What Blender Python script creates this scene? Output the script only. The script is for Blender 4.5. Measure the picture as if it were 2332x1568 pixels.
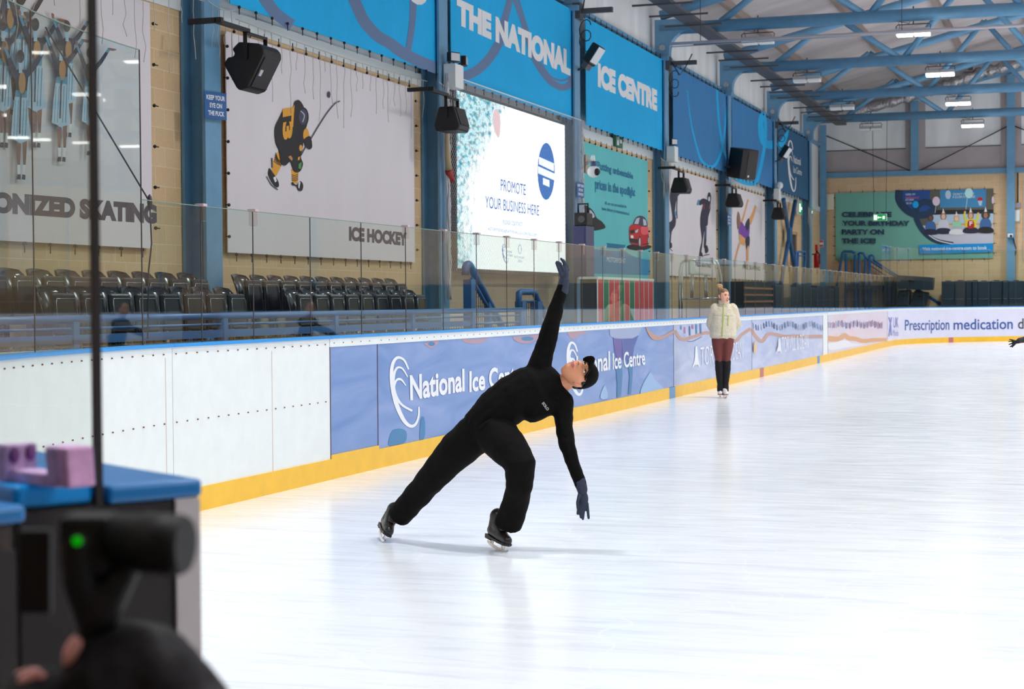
import bpy, bmesh, math, random
from mathutils import Vector, Matrix, noise
from mathutils.geometry import tessellate_polygon
random.seed(7)
SC = bpy.context.scene
for _o in list(bpy.data.objects):
    bpy.data.objects.remove(_o)
COL = SC.collection
PI = math.pi

# ---------------------------------------------------------------- camera
HCAM = 1.55
FPX, CX, CY = 4000.0, 1166.0, 784.0
YAW, PITCH, ROLL = math.radians(18.31748551), math.radians(-1.38509846), math.radians(-0.41516569)
_f = Vector((-math.sin(YAW)*math.cos(PITCH), math.cos(YAW)*math.cos(PITCH), math.sin(PITCH)))
_r0 = Vector((math.cos(YAW), math.sin(YAW), 0.0))
_u0 = _r0.cross(_f)
CR = _r0*math.cos(ROLL) + _u0*math.sin(ROLL)
CU = -_r0*math.sin(ROLL) + _u0*math.cos(ROLL)
CF = _f
CAMP = Vector((0, 0, HCAM))
cam = bpy.data.cameras.new('camera')
cam.sensor_fit = 'HORIZONTAL'
cam.sensor_width = 36.0
cam.lens = 36.0*FPX/2332.0
cam.clip_start, cam.clip_end = 0.1, 400
cam.dof.use_dof = True
cam.dof.focus_distance = 13.5
cam.dof.aperture_fstop = 5.6
camo = bpy.data.objects.new('camera', cam)
COL.objects.link(camo)
camo.matrix_world = Matrix(((CR.x, CU.x, -CF.x, 0), (CR.y, CU.y, -CF.y, 0), (CR.z, CU.z, -CF.z, HCAM), (0, 0, 0, 1)))
SC.camera = camo

# ---------------------------------------------------------------- view, world
SC.view_settings.view_transform = 'Standard'
SC.view_settings.look = 'None'
SC.view_settings.gamma = 1.0
SC.view_settings.exposure = 0.0
SC.view_settings.use_curve_mapping = False
wd = bpy.data.worlds.new('hall_air'); SC.world = wd; wd.use_nodes = True
wd.node_tree.nodes['Background'].inputs[0].default_value = (0.8, 0.9, 1.0, 1)
wd.node_tree.nodes['Background'].inputs[1].default_value = 0.25

# the hall's planes
XW = -10.28          # face of the left wall
XF = -9.95          # flange face of the steel columns
LB = -6.37          # ice face of the left boards
YE = 70.2           # face of the end wall
XR = 27.0           # right wall
YB = -7.0           # back wall
COLY = [11.0, 18.8, 26.65, 34.4, 42.3, 50.2, 57.9, 65.5]

def roofz(x):
    return 9.25 + 0.23*(x+10.3) if x < 8.6 else 9.25 + 0.23*(27.5-x)

# lamps: one under every truss in each row
LAMPX = [-4.0, 0.4, 4.8, 9.2, 13.6, 18.0, 22.4]
LAMPW = 156.0
def lamp_light(x, y, z, w):
    l = bpy.data.lights.new('highbay_glow', 'AREA')
    l.shape = 'RECTANGLE'; l.size = 0.75; l.size_y = 0.32; l.energy = w; l.color = (0.975, 0.99, 1.0)
    l.spread = math.radians(150)
    o = bpy.data.objects.new('highbay_glow', l); COL.objects.link(o)
    o.location = (x, y, z)
    o['kind'] = 'helper'
    return o
for _y in [3.5] + COLY:
    for _x in LAMPX:
        lamp_light(_x, _y, 7.68, LAMPW)

# ---------------------------------------------------------------- geometry helpers
def ray(px, py):
    return (CF*FPX + CR*(px-CX) - CU*(py-CY)).normalized()
def onx(px, py, X): d = ray(px, py); return CAMP + d*(X/d.x)
def ony(px, py, Y): d = ray(px, py); return CAMP + d*(Y/d.y)
def onz(px, py, Z): d = ray(px, py); return CAMP + d*((Z-HCAM)/d.z)
def at(px, py, zc):                                  # a point at depth zc along the view axis
    return CAMP + (CF + CR*((px-CX)/FPX) - CU*((py-CY)/FPX))*zc
def proj(p):
    q = Vector(p)-CAMP
    return CX+FPX*q.dot(CR)/q.dot(CF), CY-FPX*q.dot(CU)/q.dot(CF)

def lin(c):
    out = []
    for v in c:
        v /= 255.0
        out.append(v/12.92 if v <= 0.04045 else ((v+0.055)/1.055)**2.4)
    return out
MATS = {}
def M(name, rgb, rough=0.6, gain=1.0, noise_amt=0.0, scale=3.0, bump=0.0, bscale=None, metal=0.0, emit=0.0, spec=0.5, coat=0.0, stretch=None):
    if name in MATS: return MATS[name]
    m = bpy.data.materials.new(name); m.use_nodes = True
    nt = m.node_tree; b = nt.nodes['Principled BSDF']
    c = [min(0.92, v/gain) for v in lin(rgb)] + [1]
    b.inputs['Base Color'].default_value = c
    b.inputs['Roughness'].default_value = rough
    b.inputs['Metallic'].default_value = metal
    b.inputs['Specular IOR Level'].default_value = spec
    b.inputs['Coat Weight'].default_value = coat
    if emit:
        b.inputs['Emission Color'].default_value = c
        b.inputs['Emission Strength'].default_value = emit
    if noise_amt or bump:
        tc = nt.nodes.new('ShaderNodeTexCoord'); mp = nt.nodes.new('ShaderNodeMapping')
        nt.links.new(tc.outputs['Object'], mp.inputs[0])
        if stretch: mp.inputs['Scale'].default_value = stretch
        n = nt.nodes.new('ShaderNodeTexNoise'); n.inputs['Scale'].default_value = scale; n.inputs['Detail'].default_value = 5
        nt.links.new(mp.outputs[0], n.inputs['Vector'])
        if noise_amt:
            r = nt.nodes.new('ShaderNodeValToRGB')
            r.color_ramp.elements[0].position = 0.3; r.color_ramp.elements[1].position = 0.7
            r.color_ramp.elements[0].color = [v*(1-noise_amt) for v in c[:3]]+[1]
            r.color_ramp.elements[1].color = [min(0.95, v*(1+noise_amt*0.6)) for v in c[:3]]+[1]
            nt.links.new(n.outputs['Fac'], r.inputs[0]); nt.links.new(r.outputs[0], b.inputs['Base Color'])
        if bump:
            n2 = n
            if bscale:
                n2 = nt.nodes.new('ShaderNodeTexNoise'); n2.inputs['Scale'].default_value = bscale; n2.inputs['Detail'].default_value = 4
                nt.links.new(mp.outputs[0], n2.inputs['Vector'])
            bp = nt.nodes.new('ShaderNodeBump'); bp.inputs['Strength'].default_value = bump; bp.inputs['Distance'].default_value = 0.02 if bump < .45 else .06
            nt.links.new(n2.outputs['Fac'], bp.inputs['Height']); nt.links.new(bp.outputs[0], b.inputs['Normal'])
    MATS[name] = m
    return m
def E(name, rgb, strength):
    if name in MATS: return MATS[name]
    m = bpy.data.materials.new(name); m.use_nodes = True
    nt = m.node_tree; nt.nodes.remove(nt.nodes['Principled BSDF'])
    e = nt.nodes.new('ShaderNodeEmission'); e.inputs[0].default_value = lin(rgb)+[1]; e.inputs[1].default_value = strength
    nt.links.new(e.outputs[0], nt.nodes['Material Output'].inputs[0])
    MATS[name] = m
    return m

class MB:
    def __init__(s): s.v = []; s.f = []; s.m = []; s.sm = []
    def add(s, vs, fs, mi=0, smooth=False):
        k = len(s.v); s.v += [Vector(v) for v in vs]
        for f in fs: s.f.append([i+k for i in f]); s.m.append(mi); s.sm.append(smooth)
        return s
    def box(s, c, size, mi=0, rot=None, ax=None):
        hx, hy, hz = size[0]/2, size[1]/2, size[2]/2
        vs = [Vector((x, y, z)) for x in (-hx, hx) for y in (-hy, hy) for z in (-hz, hz)]
        if ax: vs = [ax[0]*v.x + ax[1]*v.y + ax[2]*v.z for v in vs]
        if rot: vs = [rot @ v for v in vs]
        vs = [v+Vector(c) for v in vs]
        return s.add(vs, [(0, 1, 3, 2), (4, 6, 7, 5), (0, 4, 5, 1), (2, 3, 7, 6), (0, 2, 6, 4), (1, 5, 7, 3)], mi)
    def bb(s, x0, x1, y0, y1, z0, z1, mi=0):
        return s.box(((x0+x1)/2, (y0+y1)/2, (z0+z1)/2), (abs(x1-x0), abs(y1-y0), abs(z1-z0)), mi)
    def hexa(s, b, t, mi=0):                       # two quads, bottom and top
        return s.add(list(b)+list(t), [(3, 2, 1, 0), (4, 5, 6, 7), (0, 1, 5, 4), (1, 2, 6, 5), (2, 3, 7, 6), (3, 0, 4, 7)], mi)
    def loft(s, pts, rad, n=12, mi=0, smooth=True, cap=True, up=None):
        pts = [Vector(p) for p in pts]; N = len(pts); vs = []; prev = None
        for i, p in enumerate(pts):
            t = (pts[min(i+1, N-1)] - pts[max(i-1, 0)])
            t = t.normalized() if t.length > 1e-9 else Vector((0, 0, 1))
            if prev is None:
                a = Vector(up) if up is not None else (Vector((0, 0, 1)) if abs(t.z) < 0.9 else Vector((1, 0, 0)))
                a = (a - t*a.dot(t)).normalized()
            else:
                a = prev - t*prev.dot(t)
                a = a.normalized() if a.length > 1e-6 else prev
            prev = a; b = t.cross(a)
            r = rad[i] if isinstance(rad, (list, tuple)) else rad
            ra, rb = (r if isinstance(r, (tuple, list)) else (r, r))
            for k in range(n):
                an = 2*PI*k/n
                vs.append(p + a*(math.cos(an)*ra) + b*(math.sin(an)*rb))
        fs = []
        for i in range(N-1):
            for k in range(n):
                fs.append((i*n+k, i*n+(k+1) % n, (i+1)*n+(k+1) % n, (i+1)*n+k))
        s.add(vs, fs, mi, smooth)
        if cap:
            k0 = len(s.v)-len(vs)
            s.f.append([k0+k for k in range(n)][::-1]); s.m.append(mi); s.sm.append(False)
            s.f.append([k0+(N-1)*n+k for k in range(n)]); s.m.append(mi); s.sm.append(False)
        return s
    def tube(s, a, b, r, n=10, mi=0): return s.loft([a, b], r, n, mi)
    def ell(s, c, ax, n=16, mi=0):                 # ellipsoid, ax = three half-axis vectors
        c = Vector(c); ax = [Vector(a) for a in ax]; vs = []; fs = []; m = n//2
        for i in range(1, m):
            th = PI*i/m
            for k in range(n):
                ph = 2*PI*k/n
                vs.append(c + ax[2]*math.cos(th) + (ax[0]*math.cos(ph)+ax[1]*math.sin(ph))*math.sin(th))
        t = len(vs); vs += [c+ax[2], c-ax[2]]
        for i in range(m-2):
            for k in range(n): fs.append((i*n+k, (i+1)*n+k, (i+1)*n+(k+1) % n, i*n+(k+1) % n))
        for k in range(n):
            fs.append((t, k, (k+1) % n)); fs.append((t+1, (m-2)*n+(k+1) % n, (m-2)*n+k))
        return s.add(vs, fs, mi, True)
    def sph(s, c, r, n=12, mi=0): return s.ell(c, ((r, 0, 0), (0, r, 0), (0, 0, r)), n, mi)
    def cap(s, a, b, ra, rb, n=14, mi=0):          # tapered capsule
        a, b = Vector(a), Vector(b); d = (b-a); L = d.length
        d = d/L if L > 1e-6 else Vector((0, 0, 1))
        pts, rad = [], []
        for i in range(5):
            t = PI/2*(1-i/4.0); pts.append(a - d*ra*math.sin(t)); rad.append(max(ra*math.cos(t), ra*0.03))
        for i in range(5):
            t = PI/2*(i/4.0); pts.append(b + d*rb*math.sin(t)); rad.append(max(rb*math.cos(t), rb*0.03))
        return s.loft(pts, rad, n, mi)
    def prism(s, poly, off, mi=0):                 # flat polygon extruded by the vector off
        poly = [Vector(p) for p in poly]; n = len(poly); off = Vector(off)
        tri = tessellate_polygon([poly])
        vs = poly+[p+off for p in poly]
        fs = [tuple(t) for t in tri] + [tuple(i+n for i in reversed(t)) for t in tri]
        fs += [(i, (i+1) % n, (i+1) % n+n, i+n) for i in range(n)]
        return s.add(vs, fs, mi)
    def flat(s, poly, mi=0):
        poly = [Vector(p) for p in poly]
        return s.add(poly, [tuple(t) for t in tessellate_polygon([poly])], mi)

def obj(name, mb, mats, parent=None, bevel=0.0, kind=None):
    if not isinstance(mats, (list, tuple)): mats = [mats]
    me = bpy.data.meshes.new(name)
    off = Vector((0, 0, 0)); p = parent
    while p is not None: off += p.location; p = p.parent
    me.from_pydata([v-off for v in mb.v], [], mb.f)
    for m in mats: me.materials.append(m)
    for i, p in enumerate(me.polygons):
        p.material_index = mb.m[i]; p.use_smooth = mb.sm[i]
    bm = bmesh.new(); bm.from_mesh(me); bmesh.ops.recalc_face_normals(bm, faces=bm.faces)
    bm.to_mesh(me); bm.free()
    me.update()
    o = bpy.data.objects.new(name, me); COL.objects.link(o)
    if parent: o.parent = parent
    if bevel:
        b = o.modifiers.new('edge', 'BEVEL'); b.width = bevel; b.segments = 2; b.limit_method = 'ANGLE'; b.angle_limit = 0.7
    if kind: o['kind'] = kind
    return o
def tag(o, label, cat, group=None):
    o['label'] = label; o['category'] = cat
    if group: o['group'] = group
    return o
def thing(name, label, cat, loc=(0, 0, 0), group=None):
    o = bpy.data.objects.new(name, None); COL.objects.link(o); o.location = loc; o.empty_display_size = 0.1
    return tag(o, label, cat, group)
def struct(name, mb, mats, bevel=0.0):
    return obj(name, mb, mats, None, bevel, 'structure')
def dup(root, loc, label=None, group=None):
    r = root.copy(); COL.objects.link(r); r.location = loc
    if label: r['label'] = label
    if group: r['group'] = group
    for ch in list(root.children):
        c = ch.copy(); COL.objects.link(c); c.parent = r
        for g in ch.children:
            d = g.copy(); COL.objects.link(d); d.parent = c
    return r
ORD = ['first', 'second', 'third', 'fourth', 'fifth', 'sixth', 'seventh', 'eighth', 'ninth', 'tenth', 'eleventh', 'twelfth', 'thirteenth', 'fourteenth', 'fifteenth', 'sixteenth', 'seventeenth', 'eighteenth', 'nineteenth', 'twentieth']
def ordn(i):
    if i < 20: return ORD[i]
    t = {2: 'twenty', 3: 'thirty', 4: 'forty', 5: 'fifty'}
    n = i+1
    if n % 10 == 0: return {2: 'twentieth', 3: 'thirtieth', 4: 'fortieth', 5: 'fiftieth'}[n//10]
    return t[n//10]+'-'+ORD[n % 10-1]

_txt = {}
def text_geo(s, bold=0.0):
    k = (s, bold)
    if k in _txt: return _txt[k]
    cu = bpy.data.curves.new('t', 'FONT'); cu.body = s; cu.size = 1.0; cu.offset = bold; cu.resolution_u = 4
    o = bpy.data.objects.new('t', cu); COL.objects.link(o)
    dg = bpy.context.evaluated_depsgraph_get(); dg.update()
    me = bpy.data.meshes.new_from_object(o.evaluated_get(dg))
    vs = [(v.co.x, v.co.y) for v in me.vertices]; fs = [tuple(p.vertices) for p in me.polygons]
    bpy.data.objects.remove(o); bpy.data.curves.remove(cu); bpy.data.meshes.remove(me)
    x0 = min(v[0] for v in vs); x1 = max(v[0] for v in vs); y0 = min(v[1] for v in vs); y1 = max(v[1] for v in vs)
    g = ([((v[0]-x0)/(x1-x0), (v[1]-y0)/(y1-y0)) for v in vs], fs)
    _txt[k] = g
    return g
def catmull(P, n=6):
    out = []
    for i in range(len(P)-1):
        p0, p1, p2, p3 = P[max(i-1, 0)], P[i], P[i+1], P[min(i+2, len(P)-1)]
        for k in range(n):
            t = k/n
            out.append(tuple(0.5*((2*p1[j])+(-p0[j]+p2[j])*t+(2*p0[j]-5*p1[j]+4*p2[j]-p3[j])*t*t+(-p0[j]+3*p1[j]-3*p2[j]+p3[j])*t**3) for j in range(len(p1))))
    out.append(tuple(P[-1]))
    return out

class Print:
    """Printed artwork on a flat surface: shapes measured on the photograph, laid out on the surface they are printed on."""
    def __init__(s, to3d, nrm, zoom=(0, 0, 1.0)):
        s.to3d = to3d; s.n = Vector(nrm); s.mb = MB(); s.mats = []; s.z = zoom; s.lay = 1
    def mi(s, m):
        if m not in s.mats: s.mats.append(m)
        return s.mats.index(m)
    def px(s, p): return (s.z[0]+p[0]/s.z[2], s.z[1]+p[1]/s.z[2])
    def pt(s, p, lift=0.0):
        q = s.px(p); w = s.to3d(q[0], q[1])
        return w + (s.n if s.n.length > .5 else -ray(*q))*(0.0015+0.00003*(w-CAMP).length*s.lay)
    def poly(s, pts, m):
        P = [s.pt(p) for p in pts]
        s.mb.flat(P, s.mi(m)); s.lay += 0.4
        return s
    def smooth(s, pts, m, n=4):
        P = list(pts); L = len(P)
        ext = [P[-1]]+P+[P[0], P[1]]
        out = []
        for i in range(1, L+1):
            seg = catmull([ext[i-1], ext[i], ext[i+1], ext[(i+2) if i+2 < len(ext) else -1]], n)
            out += seg[n:2*n]
        return s.poly(out, m)
    def ell(s, c, rx, ry, m, n=20, rot=0):
        return s.poly([(c[0]+rx*math.cos(2*PI*k/n)*math.cos(rot)-ry*math.sin(2*PI*k/n)*math.sin(rot), c[1]+rx*math.cos(2*PI*k/n)*math.sin(rot)+ry*math.sin(2*PI*k/n)*math.cos(rot)) for k in range(n)], m)
    def stroke(s, pts, w, m, n=6):
        P = catmull([tuple(p) for p in pts], n) if len(pts) > 2 and n > 1 else [tuple(p) for p in pts]
        vs = []; N = len(P)
        for i, p in enumerate(P):
            a = P[max(i-1, 0)]; b = P[min(i+1, N-1)]
            d = (b[0]-a[0], b[1]-a[1]); L = math.hypot(*d) or 1
            ww = w if not isinstance(w, (list, tuple)) else w[0]+(w[1]-w[0])*i/(N-1) if len(w) == 2 else (w[0]+(w[1]-w[0])*min(1, 2*i/(N-1)) if i < N/2 else w[1]+(w[2]-w[1])*(2*i/(N-1)-1))
            nx, ny = -d[1]/L*ww/2, d[0]/L*ww/2
            vs += [s.pt((p[0]+nx, p[1]+ny)), s.pt((p[0]-nx, p[1]-ny))]; s.lay += .6/N
        s.mb.add(vs, [(2*i, 2*i+1, 2*i+3, 2*i+2) for i in range(N-1)], s.mi(m)); s.lay += 0.4
        return s
    def text(s, t, bl, tl, tr, br, m, bold=0.02):
        uv, fs = text_geo(t, bold)
        A, B, C, D = [s.pt(p) for p in (bl, br, tr, tl)]
        vs = [A*(1-u)*(1-v)+B*u*(1-v)+C*u*v+D*(1-u)*v for u, v in uv]
        s.mb.add(vs, fs, s.mi(m)); s.lay += 0.4
        return s
    def done(s, name, parent): return obj(name, s.mb, s.mats, parent)

def remesh(name, mb, mats, voxel, parent, smooth_it=4, fn=None):
    """Grow one continuous skin over the shapes in mb."""
    me = bpy.data.meshes.new(name); me.from_pydata(mb.v, [], mb.f); me.update()
    o = bpy.data.objects.new(name, me); COL.objects.link(o)
    r = o.modifiers.new('r', 'REMESH'); r.mode = 'VOXEL'; r.voxel_size = voxel; r.adaptivity = 0
    if smooth_it:
        sm = o.modifiers.new('s', 'SMOOTH'); sm.factor = 0.5; sm.iterations = smooth_it
    dg = bpy.context.evaluated_depsgraph_get(); dg.update()
    m2 = bpy.data.meshes.new_from_object(o.evaluated_get(dg)); m2.name = name
    bpy.data.objects.remove(o); bpy.data.meshes.remove(me)
    if fn:
        ns = [v.normal.copy() for v in m2.vertices]
        for v, nn in zip(m2.vertices, ns): v.co = fn(v.co.copy(), nn)
    off = Vector((0, 0, 0)); p = parent
    while p is not None: off += p.location; p = p.parent
    for v in m2.vertices: v.co -= off
    m2.materials.clear()
    for m in (mats if isinstance(mats, (list, tuple)) else [mats]): m2.materials.append(m)
    for p in m2.polygons: p.use_smooth = True; p.material_index = 0
    o = bpy.data.objects.new(name, m2); COL.objects.link(o)
    if parent: o.parent = parent
    return o
# ================================================================ materials for the hall
G = 0.72
def brick_mat(name, axis, c1, c2, mortar):
    m = bpy.data.materials.new(name); m.use_nodes = True; nt = m.node_tree; b = nt.nodes['Principled BSDF']
    tc = nt.nodes.new('ShaderNodeTexCoord'); sp = nt.nodes.new('ShaderNodeSeparateXYZ'); cb = nt.nodes.new('ShaderNodeCombineXYZ')
    nt.links.new(tc.outputs['Object'], sp.inputs[0]); nt.links.new(sp.outputs[axis], cb.inputs[0]); nt.links.new(sp.outputs['Z'], cb.inputs[1])
    br = nt.nodes.new('ShaderNodeTexBrick'); nt.links.new(cb.outputs[0], br.inputs['Vector'])
    br.inputs['Scale'].default_value = 1.0; br.inputs['Brick Width'].default_value = 0.45; br.inputs['Row Height'].default_value = 0.225
    br.inputs['Mortar Size'].default_value = 0.006; br.inputs['Color1'].default_value = lin(c1)+[1]; br.inputs['Color2'].default_value = lin(c2)+[1]; br.inputs['Mortar'].default_value = lin(mortar)+[1]
    n = nt.nodes.new('ShaderNodeTexNoise'); n.inputs['Scale'].default_value = 40; n.inputs['Detail'].default_value = 4
    nt.links.new(tc.outputs['Object'], n.inputs['Vector'])
    mx = nt.nodes.new('ShaderNodeMix'); mx.data_type = 'RGBA'; mx.blend_type = 'MULTIPLY'; mx.inputs[0].default_value = 0.22
    nt.links.new(br.outputs['Color'], mx.inputs[6]); nt.links.new(n.outputs['Fac'], mx.inputs[7]); nt.links.new(mx.outputs[2], b.inputs['Base Color'])
    b.inputs['Roughness'].default_value = 0.85
    bp = nt.nodes.new('ShaderNodeBump'); bp.inputs['Strength'].default_value = 0.4; bp.inputs['Distance'].default_value = 0.01
    nt.links.new(br.outputs['Fac'], bp.inputs['Height']); bp.invert = True; nt.links.new(bp.outputs[0], b.inputs['Normal'])
    return m
BRICK_L = brick_mat('tan_blockwork_side', 'Y', (242, 208, 164), (234, 198, 152), (250, 224, 188))
BRICK_E = brick_mat('tan_blockwork_end', 'X', (250, 214, 170), (244, 204, 158), (254, 228, 194))
CLAD = M('stained_white_cladding', (232, 228, 224), 0.7, G, 0.20, 1.4, stretch=(0.9, 0.9, 0.16))
CLADG = M('grey_cladding', (158, 148, 148), 0.7, G, 0.08, 2.0)
LEDGE = M('pale_grey_ledge', (205, 208, 206), 0.6, G)
STEEL = M('blue_painted_steel', (98, 144, 176), 0.42, 0.78, 0.08, 5.0)
RAILB = M('blue_painted_rail', (36, 90, 144), 0.3, .85)
ROOF = M('pale_roof_lining', (168, 159, 158), 0.62, G, 0.22, 0.8, 0.35, 1.6, stretch=(0.35, 1.2, 1.0))
DARKM = M('dark_grey_metal', (70, 68, 72), 0.5, G)
PURL = M('brown_grey_purlin', (128, 112, 104), 0.6, G)
BLACKP = M('black_plastic', (20, 18, 20), 0.45, 1.0)
WHITEP = M('white_plastic', (228, 230, 228), 0.4, 0.9)
CHROME = M('polished_steel', (215, 215, 218), 0.18, 1.0, metal=1.0)
ALU = M('brushed_aluminium', (190, 190, 192), 0.4, 1.0, metal=0.8)
WIRE = M('thin_dark_wire', (45, 42, 45), 0.5)
PALEW = M('pale_wire', (205, 200, 190), 0.5)
def ice_mat():
    m = bpy.data.materials.new('scratched_ice'); m.use_nodes = True; nt = m.node_tree; b = nt.nodes['Principled BSDF']; L = nt.links.new
    tc = nt.nodes.new('ShaderNodeTexCoord')
    def tex(scale, stretch, rot, detail=6):
        mp = nt.nodes.new('ShaderNodeMapping'); mp.inputs['Scale'].default_value = stretch; mp.inputs['Rotation'].default_value = (0, 0, rot)
        L(tc.outputs['Object'], mp.inputs[0]); n = nt.nodes.new('ShaderNodeTexNoise'); n.inputs['Scale'].default_value = scale; n.inputs['Detail'].default_value = detail
        n.inputs['Roughness'].default_value = 0.65; n.inputs['Distortion'].default_value = 0.6
        L(mp.outputs[0], n.inputs['Vector']); return n.outputs['Fac']
    def ramp(s, p0, c0, p1, c1):
        r = nt.nodes.new('ShaderNodeValToRGB'); r.color_ramp.elements[0].position = p0; r.color_ramp.elements[0].color = c0; r.color_ramp.elements[1].position = p1; r.color_ramp.elements[1].color = c1
        L(s, r.inputs[0]); return r.outputs[0]
    def mul(a, bb, f):
        x = nt.nodes.new('ShaderNodeMix'); x.data_type = 'RGBA'; x.blend_type = 'MULTIPLY'; x.inputs[0].default_value = f; L(a, x.inputs[6]); L(bb, x.inputs[7]); return x.outputs[2]
    base = ramp(tex(0.5, (1, 1, 1), 0.3), 0.3, (0.86, 0.905, 0.945, 1), 0.7, (0.92, 0.95, 0.98, 1))
    s1 = ramp(tex(2.6, (0.35, 3.0, 1), 0.5), 0.34, (0.86, 0.87, 0.91, 1), 0.5, (1, 1, 1, 1))
    s2 = ramp(tex(5.0, (0.5, 4.0, 1), -0.7), 0.30, (0.92, 0.92, 0.95, 1), 0.46, (1, 1, 1, 1))
    col = mul(mul(base, s1, 0.9), s2, 0.9)
    vo = nt.nodes.new('ShaderNodeTexVoronoi'); vo.feature = 'DISTANCE_TO_EDGE'; vo.inputs['Scale'].default_value = 1.1
    mp = nt.nodes.new('ShaderNodeMapping'); mp.inputs['Scale'].default_value = (1.0, 0.7, 1)
    nz = nt.nodes.new('ShaderNodeTexNoise'); nz.inputs['Scale'].default_value = 0.8
    ad = nt.nodes.new('ShaderNodeVectorMath'); ad.operation = 'ADD'; L(tc.outputs['Object'], nz.inputs['Vector']); L(tc.outputs['Object'], ad.inputs[0]); L(nz.outputs['Color'], ad.inputs[1])
    L(ad.outputs[0], mp.inputs[0]); L(mp.outputs[0], vo.inputs['Vector'])
    line = ramp(vo.outputs['Distance'], 0.003, (.55, .55, .55, 1), 0.009, (0, 0, 0, 1))
    x = nt.nodes.new('ShaderNodeMix'); x.data_type = 'RGBA'; L(line, x.inputs[0]); L(col, x.inputs[6]); x.inputs[7].default_value = (0.95, 0.97, 0.98, 1)
    L(x.outputs[2], b.inputs['Base Color'])
    rr = ramp(tex(3.0, (0.6, 2.5, 1), 0.4), 0.3, (0.11, 0.11, 0.11, 1), 0.7, (0.22, 0.22, 0.22, 1)); L(rr, b.inputs['Roughness'])
    bp = nt.nodes.new('ShaderNodeBump'); bp.inputs['Strength'].default_value = 0.12; bp.inputs['Distance'].default_value = 0.004
    L(tex(14, (0.5, 3.5, 1), 0.4), bp.inputs['Height']); L(bp.outputs[0], b.inputs['Normal'])
    b.inputs['Specular IOR Level'].default_value = 0.22
    return m
def glass_mat(name, tint, refl=1.0):
    m = bpy.data.materials.new(name); m.use_nodes = True; nt = m.node_tree; L = nt.links.new
    nt.nodes.remove(nt.nodes['Principled BSDF'])
    t = nt.nodes.new('ShaderNodeBsdfTransparent'); t.inputs[0].default_value = tint+(1,)
    g = nt.nodes.new('ShaderNodeBsdfGlossy'); g.inputs['Roughness'].default_value = 0.02; g.inputs[0].default_value = (refl, refl, refl, 1)
    fr = nt.nodes.new('ShaderNodeFresnel')
    ge = nt.nodes.new('ShaderNodeNewGeometry'); ma = nt.nodes.new('ShaderNodeMath'); ma.operation = 'MULTIPLY_ADD'
    L(ge.outputs['Backfacing'], ma.inputs[0]); ma.inputs[1].default_value = 1/1.45-1.45; ma.inputs[2].default_value = 1.45   # same sheet from either side
    L(ma.outputs[0], fr.inputs['IOR'])
    mx = nt.nodes.new('ShaderNodeMixShader'); L(fr.outputs[0], mx.inputs[0]); L(t.outputs[0], mx.inputs[1]); L(g.outputs[0], mx.inputs[2]); L(mx.outputs[0], nt.nodes['Material Output'].inputs[0])
    return m
GLASS = glass_mat('greenish_clear_glass', (0.81, 0.92, 0.885), 0.8)
GLASSF = glass_mat('tinted_clear_glass', (0.90, 0.94, 0.915), 0.8)
CLIPM = glass_mat('clear_plastic', (0.93, 0.90, 0.91), 1.0)

# ================================================================ the setting
ZB0, ZB1, ZK = ony(1882, 405, YE-.14).z, ony(1882, 394, YE-.14).z, ony(1882, 345, YE).z
struct('floor', MB().bb(LB, 23.6, 2.0, 67.4, -0.05, 0.0), ice_mat())
CONC = M('grey_rubber_floor', (88, 84, 84), 0.8, G, 0.1)
struct('floor_walkway', MB().bb(-10.6, 27.2, YB-0.2, 73.4, -0.12, -0.02), CONC)
struct('wall_left', MB().bb(XW-0.22, XW, YB, YE, -0.1, 5.02).bb(XW-0.22, XW+0.02, YB, YE, 5.02, 5.22, 1).bb(XW-0.22, XW-0.06, YB, YE, 5.22, 9.4, 2), [BRICK_L, LEDGE, CLAD])
struct('wall_end', MB().bb(-10.5, XR, YE, YE+0.25, -0.1, ZB1).bb(-10.5, XR, YE+0.02, YE+0.25, ZB1, ZK, 1).bb(-10.5, XR, YE, YE+0.25, ZK, ZK+.03, 3).bb(-10.5, XR, YE+0.04, YE+0.25, ZK+.03, 14.2, 2), [BRICK_E, CLADG, CLAD, DARKM])
struct('wall_right', MB().bb(XR, XR+0.25, YB, YE, -0.1, 5.0).bb(XR, XR+0.25, YB, YE, 5.0, 9.6, 1), [BRICK_L, CLAD])
struct('wall_back', MB().bb(-10.5, XR, YB-0.25, YB, -0.1, 5.0).bb(-10.5, XR, YB-0.25, YB, 5.0, 14.2, 1), [BRICK_E, CLAD])
struct('wall_end_reflection_band', MB().bb(-1.2, 23.4, YE-.9, YE-.5, 0, 2.3), M('navy_reflection_band', (34, 46, 58), .6))  # mat row carried on out of view, added as a dark band for glass reflections
st_ = MB()
for i in range(6): st_.bb(24.2+i*.45, XR, 4, 66, -.02, .5+i*.45)
struct('floor_unseen_stand', st_, M('dark_unseen_stand', (46, 48, 58), .7))  # unseen dark tiers, put in to dim what the glass reflects
st_ = MB().bb(23.6, 23.7, 11, 59, 0, 1.24); struct('trim_boards_right', st_, M('white_board_plastic', (232, 238, 238), 0.35, 0.97, 0.03, 6.0))
rf = MB()
for x0, x1 in ((-10.6, 8.6), (8.6, 27.6)):
    a, b = roofz(x0), roofz(x1)
    if x0 > 8: a = roofz(8.6)
    rf.hexa([(x0, YB-.3, a), (x1, YB-.3, b), (x1, YE+.3, b), (x0, YE+.3, a)], [(x0, YB-.3, a+.15), (x1, YB-.3, b+.15), (x1, YE+.3, b+.15), (x0, YE+.3, a+.15)])
struct('ceiling', rf, ROOF)
# purlins under the lining
pm = MB()
for i in range(16):
    x = -9.2+i*2.35
    z = roofz(x)-0.13
    pm.box((x, 33, z), (0.16, 80, 0.2))
struct('trim_purlins', pm, PURL)
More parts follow.
